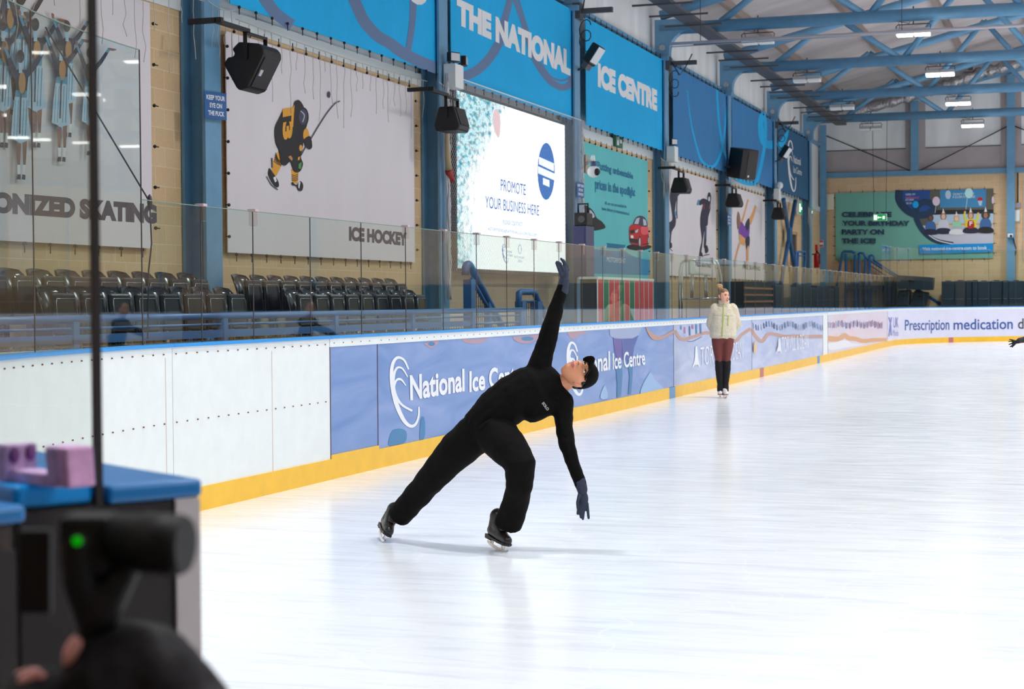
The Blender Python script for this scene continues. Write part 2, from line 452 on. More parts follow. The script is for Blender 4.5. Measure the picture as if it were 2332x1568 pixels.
# seams of the lining
struct('trim_eaves', MB().bb(XW-0.06, XW+0.12, YB, YE, 7.60, 7.68), STEEL)
struct('trim_end_beam', MB().bb(-10.3, XR, YE-0.14, YE, ZB0, ZB1), STEEL)

# steel columns of the left wall, flange to the ice
CAPS = ['beside the skating-team banner', 'between the hockey banner and the bright screen', 'right of the bright screen', 'right of the car-advert banner', 'right of the two-racers banner', 'right of the purple-figure banner', 'beside the far doors']
CAPS = ['left, out of view behind the skating-team banner'] + CAPS
for i, y in enumerate(COLY):
    t = thing('steel_column', 'blue steel column on the left wall '+CAPS[i], 'column', (-10.1, y, 0), 'columns of the left wall')
    m = MB().bb(-9.99, -9.95, y-.2, y+.2, -.02, 7.42).bb(-10.28, -9.99, y-.02, y+.02, -.02, 7.42).bb(-10.27, -10.23, y-.2, y+.2, -.02, 7.42)
    obj('shaft', m, STEEL, t)
    obj('cap_plate', MB().bb(-10.28, -9.86, y-.26, y+.26, 7.42, 7.52), STEEL, t)
    # the curved knee that carries the truss
    k = MB()
    prof = [(-10.22, 7.52), (-9.86, 7.52)]
    for j in range(7):
        a = PI - j*PI/12
        prof.append((-9.36+0.5*math.cos(a), 7.66+0.48*math.sin(a)))
    prof += [(-9.3, 8.43), (-10.22, 8.43)]
    k.prism([(p[0], y-.13, p[1]) for p in prof], (0, .26, 0))
    obj('knee', k, STEEL, t)
    obj('pin', MB().tube((-10.03, y-.16, 7.75), (-10.03, y+.16, 7.75), .07, 14), ALU, t)

# roof trusses, one over each column
ZC = 8.22
tl = ['above the near stands', 'above the hockey banner', 'above the bright screen', 'nearest of those seen', 'second of those seen', 'third of those seen', 'fourth of those seen, nearest the end wall']
for i, y in enumerate(COLY):
    t = thing('roof_truss', 'blue tubular roof truss '+(['over the near end']+tl)[i], 'truss', (0, y, ZC), 'tubular roof trusses')
    obj('bottom_chord', MB().tube((-10.1, y, ZC), (27, y, ZC), .15, 16), STEEL, t)
    obj('top_chord', MB().loft([(-10.1, y, 8.55), (-9.4, y, 8.72), (8.6, y, roofz(8.6)-.45), (27, y, 8.6)], .125, 14), STEEL, t)
    xs = -4.55
    nodes = [-8.7+j*3.6 for j in range(10)]
    for j, xb in enumerate(nodes):
        for s in (-1, 1):
            xt = xb+s*1.80
            if xt < -9.9 or xt > 26.5: continue
            zt = min(roofz(xt)-.5, 13.4)
            if xt > 8.6: zt = roofz(xt)-.5
            if j == 0 and s == -1: continue
            obj('brace', MB().tube((xb+s*.1, y, ZC+.1), (xt, y, max(zt, ZC+.2)), .085, 10), STEEL, t)

# end-wall columns and wind bracing
ECX = [-10.14, ony(2083, 350, YE-.3).x, ony(2302, 350, YE-.3).x] + [0.8+3.7*i for i in range(7)]
el = ['in the left corner', 'ending at the beam above the teal poster', 'right of the teal poster'] + ['further right on the end wall, %s' % ordn(i) for i in range(7)]
for i, x in enumerate(ECX):
    z0 = ZB1 if i in (1, 3, 5, 7, 9) else -.02
    t = thing('steel_post', 'blue steel post of the end wall '+el[i], 'column', (x, YE-.2, z0), 'posts of the end wall')
    w = .26 if i == 0 else .30
    zt = min(12.2, roofz(x)-.85)
    obj('shaft', MB().bb(x-w/2, x+w/2, YE-.32, YE-.28, z0, zt).bb(x-.02, x+.02, YE-.28, YE-.145, z0, zt), STEEL, t)
    if i: obj('backing_panel', MB().bb(x-.38, x+.38, YE-.012, YE, 6.8, zt), CLADG, t)
def rod(name, a, b, r, m, label, cat): return tag(obj(name, MB().tube(a, b, r, 6), m), label, cat)
rod('brace_rod', (-10.2, YE-.1, ony(1890, 305, YE).z), (ECX[1]-.2, YE-.1, ZB1), .02, WIRE, 'thin steel brace rod sloping down from the left corner of the end wall', 'brace')
rod('brace_rod', (ECX[1]+.2, YE-.1, ZB1), (ECX[2]-.1, YE-.1, ony(2295, 287, YE).z), .02, WIRE, 'thin steel brace rod rising to the post right of the teal poster', 'brace')
rod('brace_rod', (ECX[2]+.1, YE-.1, ony(2305, 287, YE).z), (0.7, YE-.1, ZB1), .02, WIRE, 'thin steel brace rod sloping down right from the post by the teal poster', 'brace')

# ================================================================ boards
YC, RC = 59.47, 8.0
YN, RN = 11.77, 11.1
S_NEAR = 0.82           # where the boards stop at the near gate opening
def path(s):
    """A point of the ice face of the boards, and the direction to the ice. s is y along the straight, then arc length."""
    if YN <= s <= YC: return Vector((LB, s, 0)), Vector((1, 0, 0))
    if s > YC:
        a = (s-YC)/RC
        if a <= PI/2: return Vector((LB+RC-RC*math.cos(a), YC+RC*math.sin(a), 0)), Vector((math.cos(a), -math.sin(a), 0))
        return Vector((LB+RC+(s-YC-RC*PI/2), YC+RC, 0)), Vector((0, -1, 0))
    a = (YN-s)/RN
    return Vector((LB+RN-RN*math.cos(a), YN-RN*math.sin(a), 0)), Vector((math.cos(a), math.sin(a), 0))
def s_of(px, z=0.65, lo=8.0, hi=78.0):
    for _ in range(50):
        m = (lo+hi)/2; p, n = path(m)
        if proj((p.x, p.y, z))[0] < px: lo = m
        else: hi = m
    return (lo+hi)/2
def strip(mb, s0, s1, d0, d1, z0, z1, mi=0, step=0.25):
    n = max(1, int((s1-s0)/step)) if (s1 > YC or s0 < YN) else 1
    vs = []; fs = []
    for i in range(n+1):
        p, q = path(s0+(s1-s0)*i/n)
        for d, z in ((d0, z0), (d1, z0), (d1, z1), (d0, z1)): vs.append(p+q*d+Vector((0, 0, z)))
    for i in range(n):
        a = i*4
        for k in range(4): fs.append((a+k, a+(k+1) % 4, a+4+(k+1) % 4, a+4+k))
    fs += [(3, 2, 1, 0), (n*4, n*4+1, n*4+2, n*4+3)]
    return mb.add(vs, fs, mi)
BW = M('white_board_plastic', (232, 238, 238), 0.35, 0.97, 0.03, 6.0)
YEL = M('yellow_kick_plastic', (252, 186, 48), 0.4, 0.92, 0.06, 5.0)
CAPB = M('bright_blue_cap', (0, 138, 214), 0.28, 0.85)
SEAM = M('dark_seam', (92, 70, 74), 0.7)
def streaky(name, c0, c1, c2, sc):
    m = bpy.data.materials.new(name); m.use_nodes = True; nt = m.node_tree; b = nt.nodes['Principled BSDF']; L = nt.links.new
    tc = nt.nodes.new('ShaderNodeTexCoord'); mp = nt.nodes.new('ShaderNodeMapping'); mp.inputs['Scale'].default_value = (1, 0.55, 2.6); L(tc.outputs['Object'], mp.inputs[0])
    n = nt.nodes.new('ShaderNodeTexNoise'); n.inputs['Scale'].default_value = sc; n.inputs['Detail'].default_value = 4; n.inputs['Distortion'].default_value = 1.4; L(mp.outputs[0], n.inputs['Vector'])
    r = nt.nodes.new('ShaderNodeValToRGB'); e = r.color_ramp.elements
    e[0].position = 0.32; e[0].color = lin(c0)+[1]; e[1].position = 0.68; e[1].color = lin(c1)+[1]
    k = e.new(0.5); k.color = lin(c2)+[1]
    L(n.outputs['Fac'], r.inputs[0]); L(r.outputs[0], b.inputs['Base Color']); b.inputs['Roughness'].default_value = 0.3
    return m
AD1 = streaky('rippled_blue_print', (98, 136, 196), (138, 162, 212), (116, 148, 204), 1.1)
AD2 = streaky('rippled_pale_blue_print', (160, 176, 214), (196, 202, 228), (178, 190, 222), 1.2)
ADL = M('lavender_print', (214, 214, 232), 0.35, 0.93, 0.03, 3.0)
ADP = streaky('pink_lilac_print', (226, 196, 204), (206, 204, 228), (222, 208, 216), 1.6)
def section(s0, s1, face, label, cat='board', kick=YEL, kz=0.18, strip_top=True, group='boards along the ice', top=1.165):
    p, q = path((s0+s1)/2)
    t = thing('rink_board', label, cat, (p.x-q.x*.06, p.y-q.y*.06, 0), group)
    fb = MB(); strip(fb, s0+.004, s1-.004, -0.05, 0.0, kz, top if strip_top else 1.24); obj('panel', fb, face, t)
    kb = MB(); strip(kb, s0, s1, -0.05, 0.012, 0.0, kz); obj('kick_plate', kb, kick, t)
    if strip_top:
        tb = MB(); strip(tb, s0, s1, -0.05, 0.006, top, 1.238); obj('top_strip', tb, BW, t)
    cb = MB(); strip(cb, s0, s1, -0.14, 0.018, 1.238, 1.262); obj('cap_rail', cb, CAPB, t, bevel=0.006)
    fr = MB(); strip(fr, s0+.01, s1-.01, -0.13, -0.06, 0.0, 1.23); obj('frame', fr, DARKM, t)
    if s0 > 6: sb = MB(); strip(sb, s1-.006, s1+.006, -.02, 0.004, kz, 1.165); obj('seam', sb, SEAM, t)
    return t
S752, S860 = s_of(752), s_of(860)
S1050, S1235, S1535, S1875, S1884 = s_of(1051), s_of(1250), s_of(1534), s_of(1874, .6), s_of(1885, .6)
S2000, S2020, S2079, S2194 = s_of(1998), s_of(2021), s_of(2079), s_of(2197)
SB = {}
SB['w0'] = section(S_NEAR+1.6, 11.35, BW, 'white board curving round the near corner under the tall glass', strip_top=False)
SB['w1'] = section(11.35, S752, BW, 'plain white board with rows of rust-coloured screw heads, left of the blue panels', strip_top=False)
SB['gate'] = section(S752, S860, AD1, 'narrow plain blue board panel between the white board and the first white-lettered panel', kz=0.215)
SB['n1'] = section(S860, S1235, AD1, 'blue board panel with white ring logo and lettering behind the leaning skater')
SB['n2'] = section(S1235, S1535, AD1, 'blue board panel with white lettering and printed purple legs beside the skater\'s head')
SB['t1'] = section(S1535, s_of(1712), AD2, 'pale blue board panel with white serif lettering behind the woman')
SB['t2'] = section(s_of(1712), S1875, AD2, 'pale blue board panel with wavy brown band right of the woman')
SB['post'] = section(S1875, S1884, BW, 'slim white upright strip between the pale blue and the pink panels', strip_top=False)
SB['mural'] = section(S1884, S2020, ADP, 'pink and lilac mural panel where the boards start to curve')
SB['uk'] = section(S2020, 76.0, ADL, 'lavender board panel with dark blue lettering round the far corner')
S_END = YC+RC*PI/2
SB['end'] = section(76.0, S_END+21.0, BW, 'white boards further along the far end, right of the lavender panel')
# marks on the kick plate
KB, KR = M('blue_line_paint', (92, 146, 190), 0.4), M('red_line_paint', (196, 110, 104), 0.4)
def kick_mark(px, w, m, key):
    s = s_of(px, .1); mb = MB(); strip(mb, s-w/2, s+w/2, 0.0, 0.015, 0.002, 0.18); o = obj('line_mark', mb, m, SB[key])
kick_mark(1529.5, .40, KB, 'n2'); kick_mark(1733.5, .42, KR, 't2'); kick_mark(1863, .38, KB, 't2'); kick_mark(2165, .25, KR, 'uk')
# screws
SCR = M('rusty_screw', (128, 74, 58), 0.6)
def screws(key, s0, s1, z, step):
    mb = MB(); s = s0
    while s < s1:
        p, q = path(s); c = p+Vector((0, 0, z)); u = Vector((-q.y, q.x, 0))
        mb.box(c+q*0.006, (.010, .008, .010), ax=(u, q, Vector((0, 0, 1)))); s += step
    obj('screw', mb, SCR, SB[key], kind='stuff')
screws('w1', 11.4, S752, 1.19, .165); screws('w1', 11.4, S752, .69, .165)
screws('w0', 8.4, 11.3, 1.19, .165); screws('w0', 8.4, 11.3, .69, .165)
for k, a, b in (('gate', S752, S860), ('n1', S860, S1235), ('n2', S1235, S1535), ('t1', S1535, s_of(1712)), ('t2', s_of(1712), S1875)): screws(k, a+.08, b, 1.20, .2)
mb = MB()
for s in (s_of(378), s_of(620)): strip(mb, s-.004, s+.004, -.02, 0.003, .18, 1.165)
obj('panel_joint', mb, M('faint_joint', (214, 200, 192), .6), SB['w1'])

# ---- prints on the boards
def bp3(px, py):
    """The board face seen at a pixel (straight or curved)."""
    if px < 1985: return onx(px, py, LB)
    s = s_of(px); p, q = path(s)
    d = ray(px, py); t = (p-CAMP).dot(q)/d.dot(q)
    return CAMP+d*t
PW = M('white_print', (238, 240, 250), 0.4)
RUST = M('rust_print', (176, 146, 160), 0.4); TEALP = M('teal_print', (60, 128, 178), 0.4); BROWNP = M('brown_band_print', (186, 146, 134), 0.4)
PURP = M('purple_print', (98, 88, 158), 0.4); PURP2 = M('blue_purple_print', (78, 98, 164), 0.4); LEGB = M('legging_print', (60, 122, 172), 0.4); MAGP = M('magenta_print', (176, 100, 158), 0.4); NAVYP = M('navy_print', (52, 86, 140), 0.4)
PALEB = M('pale_patch_print', (150, 184, 222), 0.4); TAN2 = M('sand_print', (226, 188, 148), 0.4); GREYB = M('grey_blue_print', (156, 170, 204), 0.4)
def swoosh(P, o, sx, sy, m, k=1.0, sl=0.0):
    """Three thin open rings of the venue's mark, o = top of the mark."""
    def T(p): return (o[0]+p[0]*sx, o[1]+p[1]*sy+p[0]*sx*sl)
    P.stroke([T(p) for p in ((0.62, .17), (.45, .03), (.2, 0.0), (.03, .12), (.02, .36), (.17, .66), (.42, .90), (.66, 1.0), (.86, .98), (.98, .86), (.99, .72))], (3.5*k, 11*k, 3*k), m)
    P.stroke([T(p) for p in ((.58, .28), (.4, .16), (.2, .15), (.08, .28), (.12, .5), (.35, .68), (.75, .78))], (2.5*k, 6.5*k, 5*k), m)
    P.stroke([T(p) for p in ((.52, .41), (.35, .32), (.18, .33), (.09, .44))], (2*k, 6*k, 3*k), m)
P = Print(bp3, (1, 0, 0), (740, 680, 2332/820.0))
P.smooth([(640, 290), (690, 320), (740, 275), (700, 270), (665, 285)], RUST); P.ell((690, 292), 22, 14, TEALP)
P.smooth([(885, 262), (920, 286), (1000, 288), (1060, 256), (980, 262)], RUST)
P.smooth([(1215, 250), (1260, 284), (1330, 284), (1400, 235), (1300, 240)], RUST); P.ell((1310, 258), 40, 14, TEALP)
P.smooth([(410, 945), (430, 860), (480, 840), (525, 860), (520, 925), (460, 945)], TEALP); P.smooth([(612, 905), (620, 780), (640, 768), (648, 840), (640, 905)], TEALP)
swoosh(P, (428, 382), 180, 440, PW, 2.7)
P.text('National', (550, 660), (546, 495), (900, 452), (902, 600), PW, .03)
P.text('Ice Centre', (932, 607), (932, 468), (1292, 415), (1300, 546), PW, .03)
P.done('print', SB['n1'])
P = Print(bp3, (1, 0, 0), (740, 680, 2332/820.0))
P.smooth([(1572, 215), (1600, 262), (1650, 235), (1700, 222), (1640, 210)], RUST)
swoosh(P, (1573, 284), 98, 330, PW, 2.3, .05)
P.poly([(1840, 200), (1845, 240), (1880, 258), (1990, 258), (2030, 235), (2060, 172), (1900, 178)], GREYB)
P.poly([(1866, 256), (1872, 330), (1890, 400), (1922, 395), (1920, 258)], PURP)
P.poly([(1920, 258), (1926, 395), (1990, 400), (2000, 310), (2030, 235), (1990, 256)], PURP2)
P.poly([(1880, 400), (1890, 560), (1888, 640), (1915, 632), (1925, 500), (1922, 395)], LEGB)
P.poly([(1955, 400), (1970, 500), (1962, 620), (1980, 618), (1990, 500), (1992, 400)], LEGB)
P.smooth([(2075, 180), (2110, 255), (2170, 265), (2255, 222), (2255, 204), (2180, 240), (2120, 225)], BROWNP)
P.smooth([(1780, 640), (1810, 560), (1830, 640)], PALEB); P.smooth([(2040, 620), (2100, 480), (2130, 520), (2190, 590)], PALEB)
P.text('National', (1580, 505), (1580, 378), (1842, 338), (1842, 462), PW, .02)
P.text('Ice Centre', (1860, 458), (1860, 352), (2066, 330), (2072, 428), PW, .02)
P.done('print', SB['n2'])
Z8 = (1500, 560, 2306/500.0)
P = Print(bp3, (1, 0, 0), Z8)
P.stroke([(165, 885), (215, 960), (262, 980), (330, 962), (400, 940), (480, 910), (530, 912), (640, 925), (720, 940), (800, 1000), (870, 930), (940, 882), (966, 864)], 34, BROWNP)
for i, (x, y0, y1, m) in enumerate([(230, 832, 875, TEALP), (270, 850, 918, MAGP), (322, 840, 938, NAVYP), (352, 826, 872, MAGP), (392, 820, 920, TEALP), (436, 815, 918, LEGB)]): P.stroke([(x, y0), (x+3, y1)], 16, m, 1)
P.stroke([(298, 1000), (360, 998), (448, 950)], 7, PURP2)
P.poly([(340, 1288), (372, 1200), (380, 1060), (396, 1048), (412, 1190), (430, 1282), (405, 1245), (372, 1250)], PW)
P.text('TORVILL', (432, 1255), (432, 1065), (690, 1020), (690, 1212), PW, -.012)
P.text('DEAN', (775, 1195), (775, 1015), (875, 1000), (878, 1172), PW, -.012)
P.done('print', SB['t1'])
P = Print(bp3, (1, 0, 0), Z8)
P.stroke([(973, 868), (1000, 925), (1080, 1000), (1150, 925), (1230, 930), (1330, 950), (1440, 945), (1540, 950), (1725, 948)], 36, BROWNP)
for i in range(27):
    x = 990+i*27.5; y = 835+22*math.sin(i*.8); P.stroke([(x, y-28), (x+5+4*math.sin(i*2.1), y+30)], 9+4*math.sin(i*1.7), NAVYP if i % 3 else LEGB, 1)
P.smooth([(985, 1120), (985, 1030), (1010, 1010), (1015, 1100)], TAN2)
P.poly([(1215, 1138), (1238, 1050), (1246, 970), (1256, 962), (1266, 1040), (1274, 1128), (1258, 1100), (1236, 1105)], PW)
P.text('TORVILL & DEAN', (1276, 1118), (1276, 955), (1555, 918), (1558, 1070), PW, -.012)
P.done('print', SB['t2'])
ZM = (1840, 660, 2265/260.0)
def mp3(px, py):
    s = s_of(px); p, q = path(s); d = ray(px, py); t = (p-CAMP).dot(q)/d.dot(q); return CAMP+d*t+q*.004
P = Print(mp3, (0, 0, 0), ZM)
PINK = M('mural_pink', (200, 120, 160), .4); AQ = M('mural_aqua', (150, 192, 210), .4); ORG = M('mural_orange', (216, 160, 110), .4); WHM = M('mural_white', (232, 232, 238), .4)
P.stroke([(390, 960), (500, 970), (620, 965), (720, 900), (800, 950), (950, 970), (1100, 1010), (1300, 990), (1560, 985)], (110, 70), ORG)
P.smooth([(400, 1060), (520, 1040), (720, 990), (900, 1060), (1080, 1080), (760, 1140), (560, 1180), (420, 1180)], WHM)
for i in range(44):
    x = 400+i*25; y = 680+20*math.sin(i*.5); P.stroke([(x, y-70*(.6+.4*math.sin(i*1.3)**2)), (x+6*math.sin(i*2.3), y+75*(.6+.4*math.cos(i*1.1)**2))], 12+5*math.sin(i*1.9), [PINK, AQ, PURP2, GREYB, PINK, NAVYP][i % 6 if i < 26 else 3+i % 3], 1)
P.done('print', SB['mural'])
P = Print(mp3, (0, 0, 0), ZM)
UKB = M('deep_blue_print', (48, 84, 156), .4); UKV = M('violet_blue_print', (108, 118, 188), .4)
P.stroke([(1600, 540), (1630, 640), (1640, 740), (1650, 900)], 26, UKV); P.stroke([(1655, 540), (1632, 680), (1620, 780), (1602, 920)], 26, UKV)
P.text('UK', (1690, 745), (1690, 540), (1795, 540), (1795, 745), UKV, -.01); P.text('Meds', (1680, 915), (1680, 790), (1795, 800), (1795, 905), UKV, -.01)
P.done('print', SB['uk'])
ZU = (2040, 640, 2289/292.0)
P = Print(mp3, (0, 0, 0), ZU)
def wrap_text(P, t, x0, x1, yb0, yb1, yt0, yt1, m, bold):
    uv, fs = text_geo(t, bold)
    P.mb.add([P.pt((x0+(x1-x0)*u, (yb0+(yb1-yb0)*u)*(1-v)+(yt0+(yt1-yt0)*u)*v)) for u, v in uv], fs, P.mi(m)); P.lay += .4
wrap_text(P, 'Prescription', 160, 955, 935, 930, 690, 672, UKB, .012)
P.done('lettering', SB['uk']); P = Print(mp3, (0, 0, 0), ZU)
wrap_text(P, 'medication', 1030, 2088, 868, 856, 680, 660, UKB, .012)
P.done('lettering', SB['uk']); P = Print(mp3, (0, 0, 0), ZU)
wrap_text(P, 'delivered', 2180, 3050, 852, 845, 665, 645, M('dark_grey_print', (70, 68, 84), .4), .012)
P.done('lettering', SB['uk'])

# ================================================================ glass above the boards
def pane(s0, s1, ztop, label, name='glass_panel', clip=True):
    p, q = path((s0+s1)/2)
    t = thing(name, label, 'glass panel', (p.x-q.x*.08, p.y-q.y*.08, 1.262), 'glass panels above the boards')
    n = 3 if (s1 > YC or s0 < YN) else 1
    mb = MB(); vs = []
    for i in range(n+1):
        p, q = path(s0+.004+(s1-s0-.008)*i/n)
        vs += [p-q*.08+Vector((0, 0, 1.262)), p-q*.08+Vector((0, 0, ztop))]
    mb.add(vs, [(2*i, 2*i+2, 2*i+3, 2*i+1) for i in range(n)]); obj('pane', mb, GLASS, t)
    e = MB(); strip(e, s1-.005, s1+.005, -.083, -.077, 1.262, ztop); obj('edge', e, SEAM2, t)
    tt = MB(); strip(tt, s0, s1, -.085, -.075, ztop-.006, ztop); obj('top_edge', tt, GEDGE, t)
    if clip:
        c = MB(); strip(c, s1-.035, s1+.035, -.10, -.05, ztop-.12, ztop+.015); obj('clip', c, CLIPM, t, bevel=.006)
        c2 = MB(); strip(c2, s1-.03, s1+.03, -.112, -.04, ztop-.005, ztop+.014); obj('clip_cover', c2, M('pinkish_clip', (196, 176, 180), .4), t)
    return t
SEAM2 = M('glass_joint', (62, 54, 56), .4)
GEDGE = M('glass_top_edge', (120, 142, 132), .3)
sg = [s_of(105, 2.0), s_of(346, 2.0)]
pane(sg[0]-1.25, sg[0], 3.36, 'tall glass panel at the frame\'s left edge in front of the skating team banner', clip=False)
pane(sg[0], sg[1], 3.36, 'tall glass panel with a free right edge on the near corner boards', clip=False)
s = sg[1]; i = 0
seams = [s_of(480, 1.8), s_of(597, 1.8), s_of(726, 1.8), s_of(841, 1.8), s_of(941, 1.8)]
while seams[-1] < 58.4: seams.append(seams[-1]+1.05)
for b in seams:
    pane(s, b, 2.30, 'low glass panel on the boards, %s along from the tall corner glass' % ordn(i), clip=(i not in (2, 3)))
    s = b; i += 1
i = 0; s = s_of(2015, 2.5)
while s < 78:
    b = s+1.12
    pane(s, b, 3.30, 'tall glass panel of the far corner and end, %s from its left edge' % ordn(i)); s = b; i += 1

# faint circle line on the ice
c0, R0 = None, 4.5
pts = [onz(x, y, 0) for x, y in ((1510, 1302), (1719, 1394), (2332, 1519))]
ax, ay, bx, by, cx_, cy_ = pts[0].x, pts[0].y, pts[1].x, pts[1].y, pts[2].x, pts[2].y
dd = 2*(ax*(by-cy_)+bx*(cy_-ay)+cx_*(ay-by))
ux = ((ax*ax+ay*ay)*(by-cy_)+(bx*bx+by*by)*(cy_-ay)+(cx_*cx_+cy_*cy_)*(ay-by))/dd
uy = ((ax*ax+ay*ay)*(cx_-bx)+(bx*bx+by*by)*(ax-cx_)+(cx_*cx_+cy_*cy_)*(bx-ax))/dd
R0 = math.hypot(ax-ux, ay-uy)
print('circle', ux, uy, R0)
# ================================================================ banners on the left wall
XB = -10.20
XU = -10.02
def fabric(name, rgb, gain=G, bump=0.25): return M(name, rgb, 0.75, gain, 0.03, 1.2, bump, 2.2, stretch=(1, 1.4, 0.35))
BANB = fabric('bright_blue_fabric', (0, 158, 222), bump=.5); BANM = fabric('mid_blue_fabric', (46, 112, 164), bump=.8); BAND = fabric('dark_blue_fabric', (36, 82, 116), bump=.4)
BANW = fabric('white_banner_fabric', (208, 200, 203), bump=.06); BANT = fabric('turquoise_banner_fabric', (92, 178, 180), bump=.05)
GRYP = M('slate_grey_print', (92, 112, 146), .7, G); WHP = M('pale_print', (216, 212, 222), .7, G); CYP = M('cyan_print', (0, 158, 226), .7, G)
DKP = M('charcoal_print', (66, 64, 82), .7, G); NVP = M('dark_navy_print', (44, 44, 62), .7, G); BLKP = M('black_print', (40, 36, 38), .7, G)
GOLDP = M('gold_print', (212, 150, 50), .7, G); SKINP = M('skin_print', (178, 128, 78), .7, G); BRSK = M('brown_skin_print', (128, 90, 78), .7, G)
SKY1 = M('pale_dress_print', (168, 190, 208), .7, G); SKY2 = M('teal_dress_print', (84, 142, 168), .7, G); HAIRP = M('dark_hair_print', (62, 54, 56), .7, G)
DEEPT = M('deep_teal_print', (28, 108, 142), .7, G); REDP = M('car_red_print', (180, 36, 40), .7, G); REDL = M('car_light_red_print', (214, 84, 92), .7, G); BANDP = M('ocean_blue_print', (0, 118, 164), .7, G)
PURPL = M('purple_costume_print', (112, 62, 150), .7, G); TANP = M('tan_skin_print', (206, 150, 96), .7, G); HAIRB = M('brown_hair_print', (132, 96, 76), .7, G); SILV = M('silver_print', (176, 180, 190), .7, G); GREENP = M('green_patch_print', (70, 140, 70), .7, G)
TIE = M('black_bungee', (26, 24, 26), .6)
_tm = MB().sph((0, 0, 0), .022, 8).tube((0, 0, 0), (0, 0, .09), .007, 5)
_tie = obj('bungee_tie', _tm, TIE); TIEME = _tie.data; bpy.data.objects.remove(_tie)
def ties(t, y0, y1, z0, z1, x, n, m=0, top=True, dn=True):
    k = 0
    L = t.location
    def one(y, z, r):
        o = bpy.data.objects.new('bungee_tie', TIEME); COL.objects.link(o); o.parent = t
        o.location = Vector((x+.03, y, z))-L; o.rotation_euler = (r, 0, 0)
    for i in range(n):
        f = (i+.4)/n
        if dn: one(y0+(y1-y0)*f, z0-.02, PI)
        if top: one(y0+(y1-y0)*f, z1+.01, 0)
    for i in range(m):
        one(y0-.02, z0+(z1-z0)*(i+.5)/m, PI/2); one(y1+.02, z0+(z1-z0)*(i+.5)/m, -PI/2)
def banner(label, y0, y1, z0, z1, mat, group, x=XB, nt=0, ms=0, top=True, dn=True):
    t = thing('wall_banner', label, 'banner', (x-.02, (y0+y1)/2, z0), group)
    obj('fabric', MB().bb(x-.012, x, y0, y1, z0, z1), mat, t)
    if nt: ties(t, y0, y1, z0, z1, x, nt, ms, top, dn)
    return t
wall3 = lambda px, py: onx(px, py, XB)
NX = (1, 0, 0)
uwall = lambda px, py: onx(px, py, XU)
uy = lambda px: onx(px, 230, XU).y
GU, GL = 'upper blue banners between the columns', 'large picture banners on the brick wall'
ZU0, ZU1 = onx(1335, 284, XU).z, onx(1335, 40, XU).z
ZL0, ZL1 = 2.19, 4.93
# ---- upper row
u0 = banner('bright blue banner left of the big white lettering, cut by the top of the photo', 19.4, uy(1004.5), ZU0, ZU1, BANB, GU, x=XU, nt=16, top=False)
Z3 = (480, 0, 1924/540.0)
P = Print(uwall, NX, Z3)
P.stroke([(250, -330), (330, -180), (445, 0), (520, 100), (600, 165), (660, 205)], 95, GRYP)
P.stroke([(1120, -300), (1150, -60), (1190, 60), (1250, 180), (1350, 290), (1450, 350), (1560, 430), (1700, 500), (1850, 560)], 92, GRYP)
P.stroke([(1640, -200), (1642, 0), (1632, 200), (1600, 420)], (60, 46), GRYP)
P.text('TO', (1430, -40), (1430, -330), (1762, -200), (1762, 66), WHP, .03)
P.done('print', u0)
u1 = banner('bright blue banner with two words in white capitals above the screen', uy(1028), uy(1309), ZU0, ZU1, BANB, GU, x=XU, nt=16, top=False)
Z5 = (960, 0, 1901/400.0)
P = Print(uwall, NX, Z5)
P.stroke([(960, -60), (945, 40), (900, 210), (850, 430), (740, 620), (600, 760), (430, 835), (350, 850)], (60, 96, 110), GRYP)
P.stroke([(1000, -60), (1020, 40), (1080, 200), (1150, 420), (1210, 620), (1340, 820), (1420, 900), (1520, 945), (1600, 915), (1645, 845)], (34, 66, 80), GRYP)
P.stroke([(1030, -60), (1110, 200), (1150, 330), (1220, 560), (1320, 730), (1400, 830), (1500, 870), (1590, 850), (1645, 790)], 20, GRYP)
P.text('THE NATIONAL', (378, 262), (378, -25), (1610, 552), (1610, 826), WHP, .07)
P.done('print', u1)
u2 = banner('bright blue banner with two words in white capitals right of the bright screen', uy(1335), uy(1517), ZU0, ZU1, BANB, GU, x=XU, nt=16)
P = Print(uwall, NX, (1300, 0, 1845/400.0))
P.text('ICE CENTRE', (283, 912), (283, 655), (905, 945), (905, 1172), WHP, .07)
P.done('print', u2)
u3 = banner('mid-blue wrinkled banner with thin cyan loops crossing near its right edge', uy(1533), uy(1661.5), ZU0, ZU1, BANM, GU, x=XU, nt=14)
Z3B = (1500, 140, 1845/400.0)
P = Print(uwall, NX, Z3B)
P.stroke([(300, 300), (320, 500), (350, 700), (400, 900), (440, 1020), (500, 1090), (560, 1105), (610, 1060), (660, 930), (690, 740), (712, 500), (722, 340)], (6, 30, 16), CYP)
P.stroke([(612, 290), (616, 420), (632, 640), (655, 800), (680, 930), (720, 1040), (745, 1090)], (18, 26, 22), CYP)
P.done('print', u3)
u4 = banner('mid-blue banner with a thick cyan loop behind the large black speaker', uy(1667), uy(1763), ZU0, ZU1, BANM, GU, x=XU, nt=12)
P = Print(uwall, NX, Z3B)
P.stroke([(790, 1195), (870, 1255), (960, 1285), (1020, 1270), (1060, 1150), (1100, 960), (1120, 800), (1122, 660), (1105, 570), (1085, 560), (1070, 640), (1080, 760), (1110, 850), (1160, 875), (1212, 870)], (40, 30, 90), CYP)
P.done('print', u4)
u5 = banner('dark blue banner with a white three-ring mark and lettering at the far end', uy(1771.5), uy(1845), ZU0, ZU1, BAND, GU, x=XU, nt=12)
P = Print(uwall, NX, Z3B)
P.stroke([(1252, 890), (1300, 850), (1340, 770), (1360, 715)], (70, 50, 10), CYP)
swoosh(P, (1358, 830), 82, 520, WHP, 1.75, .15)
P.text('National', (1412, 1065), (1410, 982), (1488, 1015), (1490, 1092), WHP, .01)
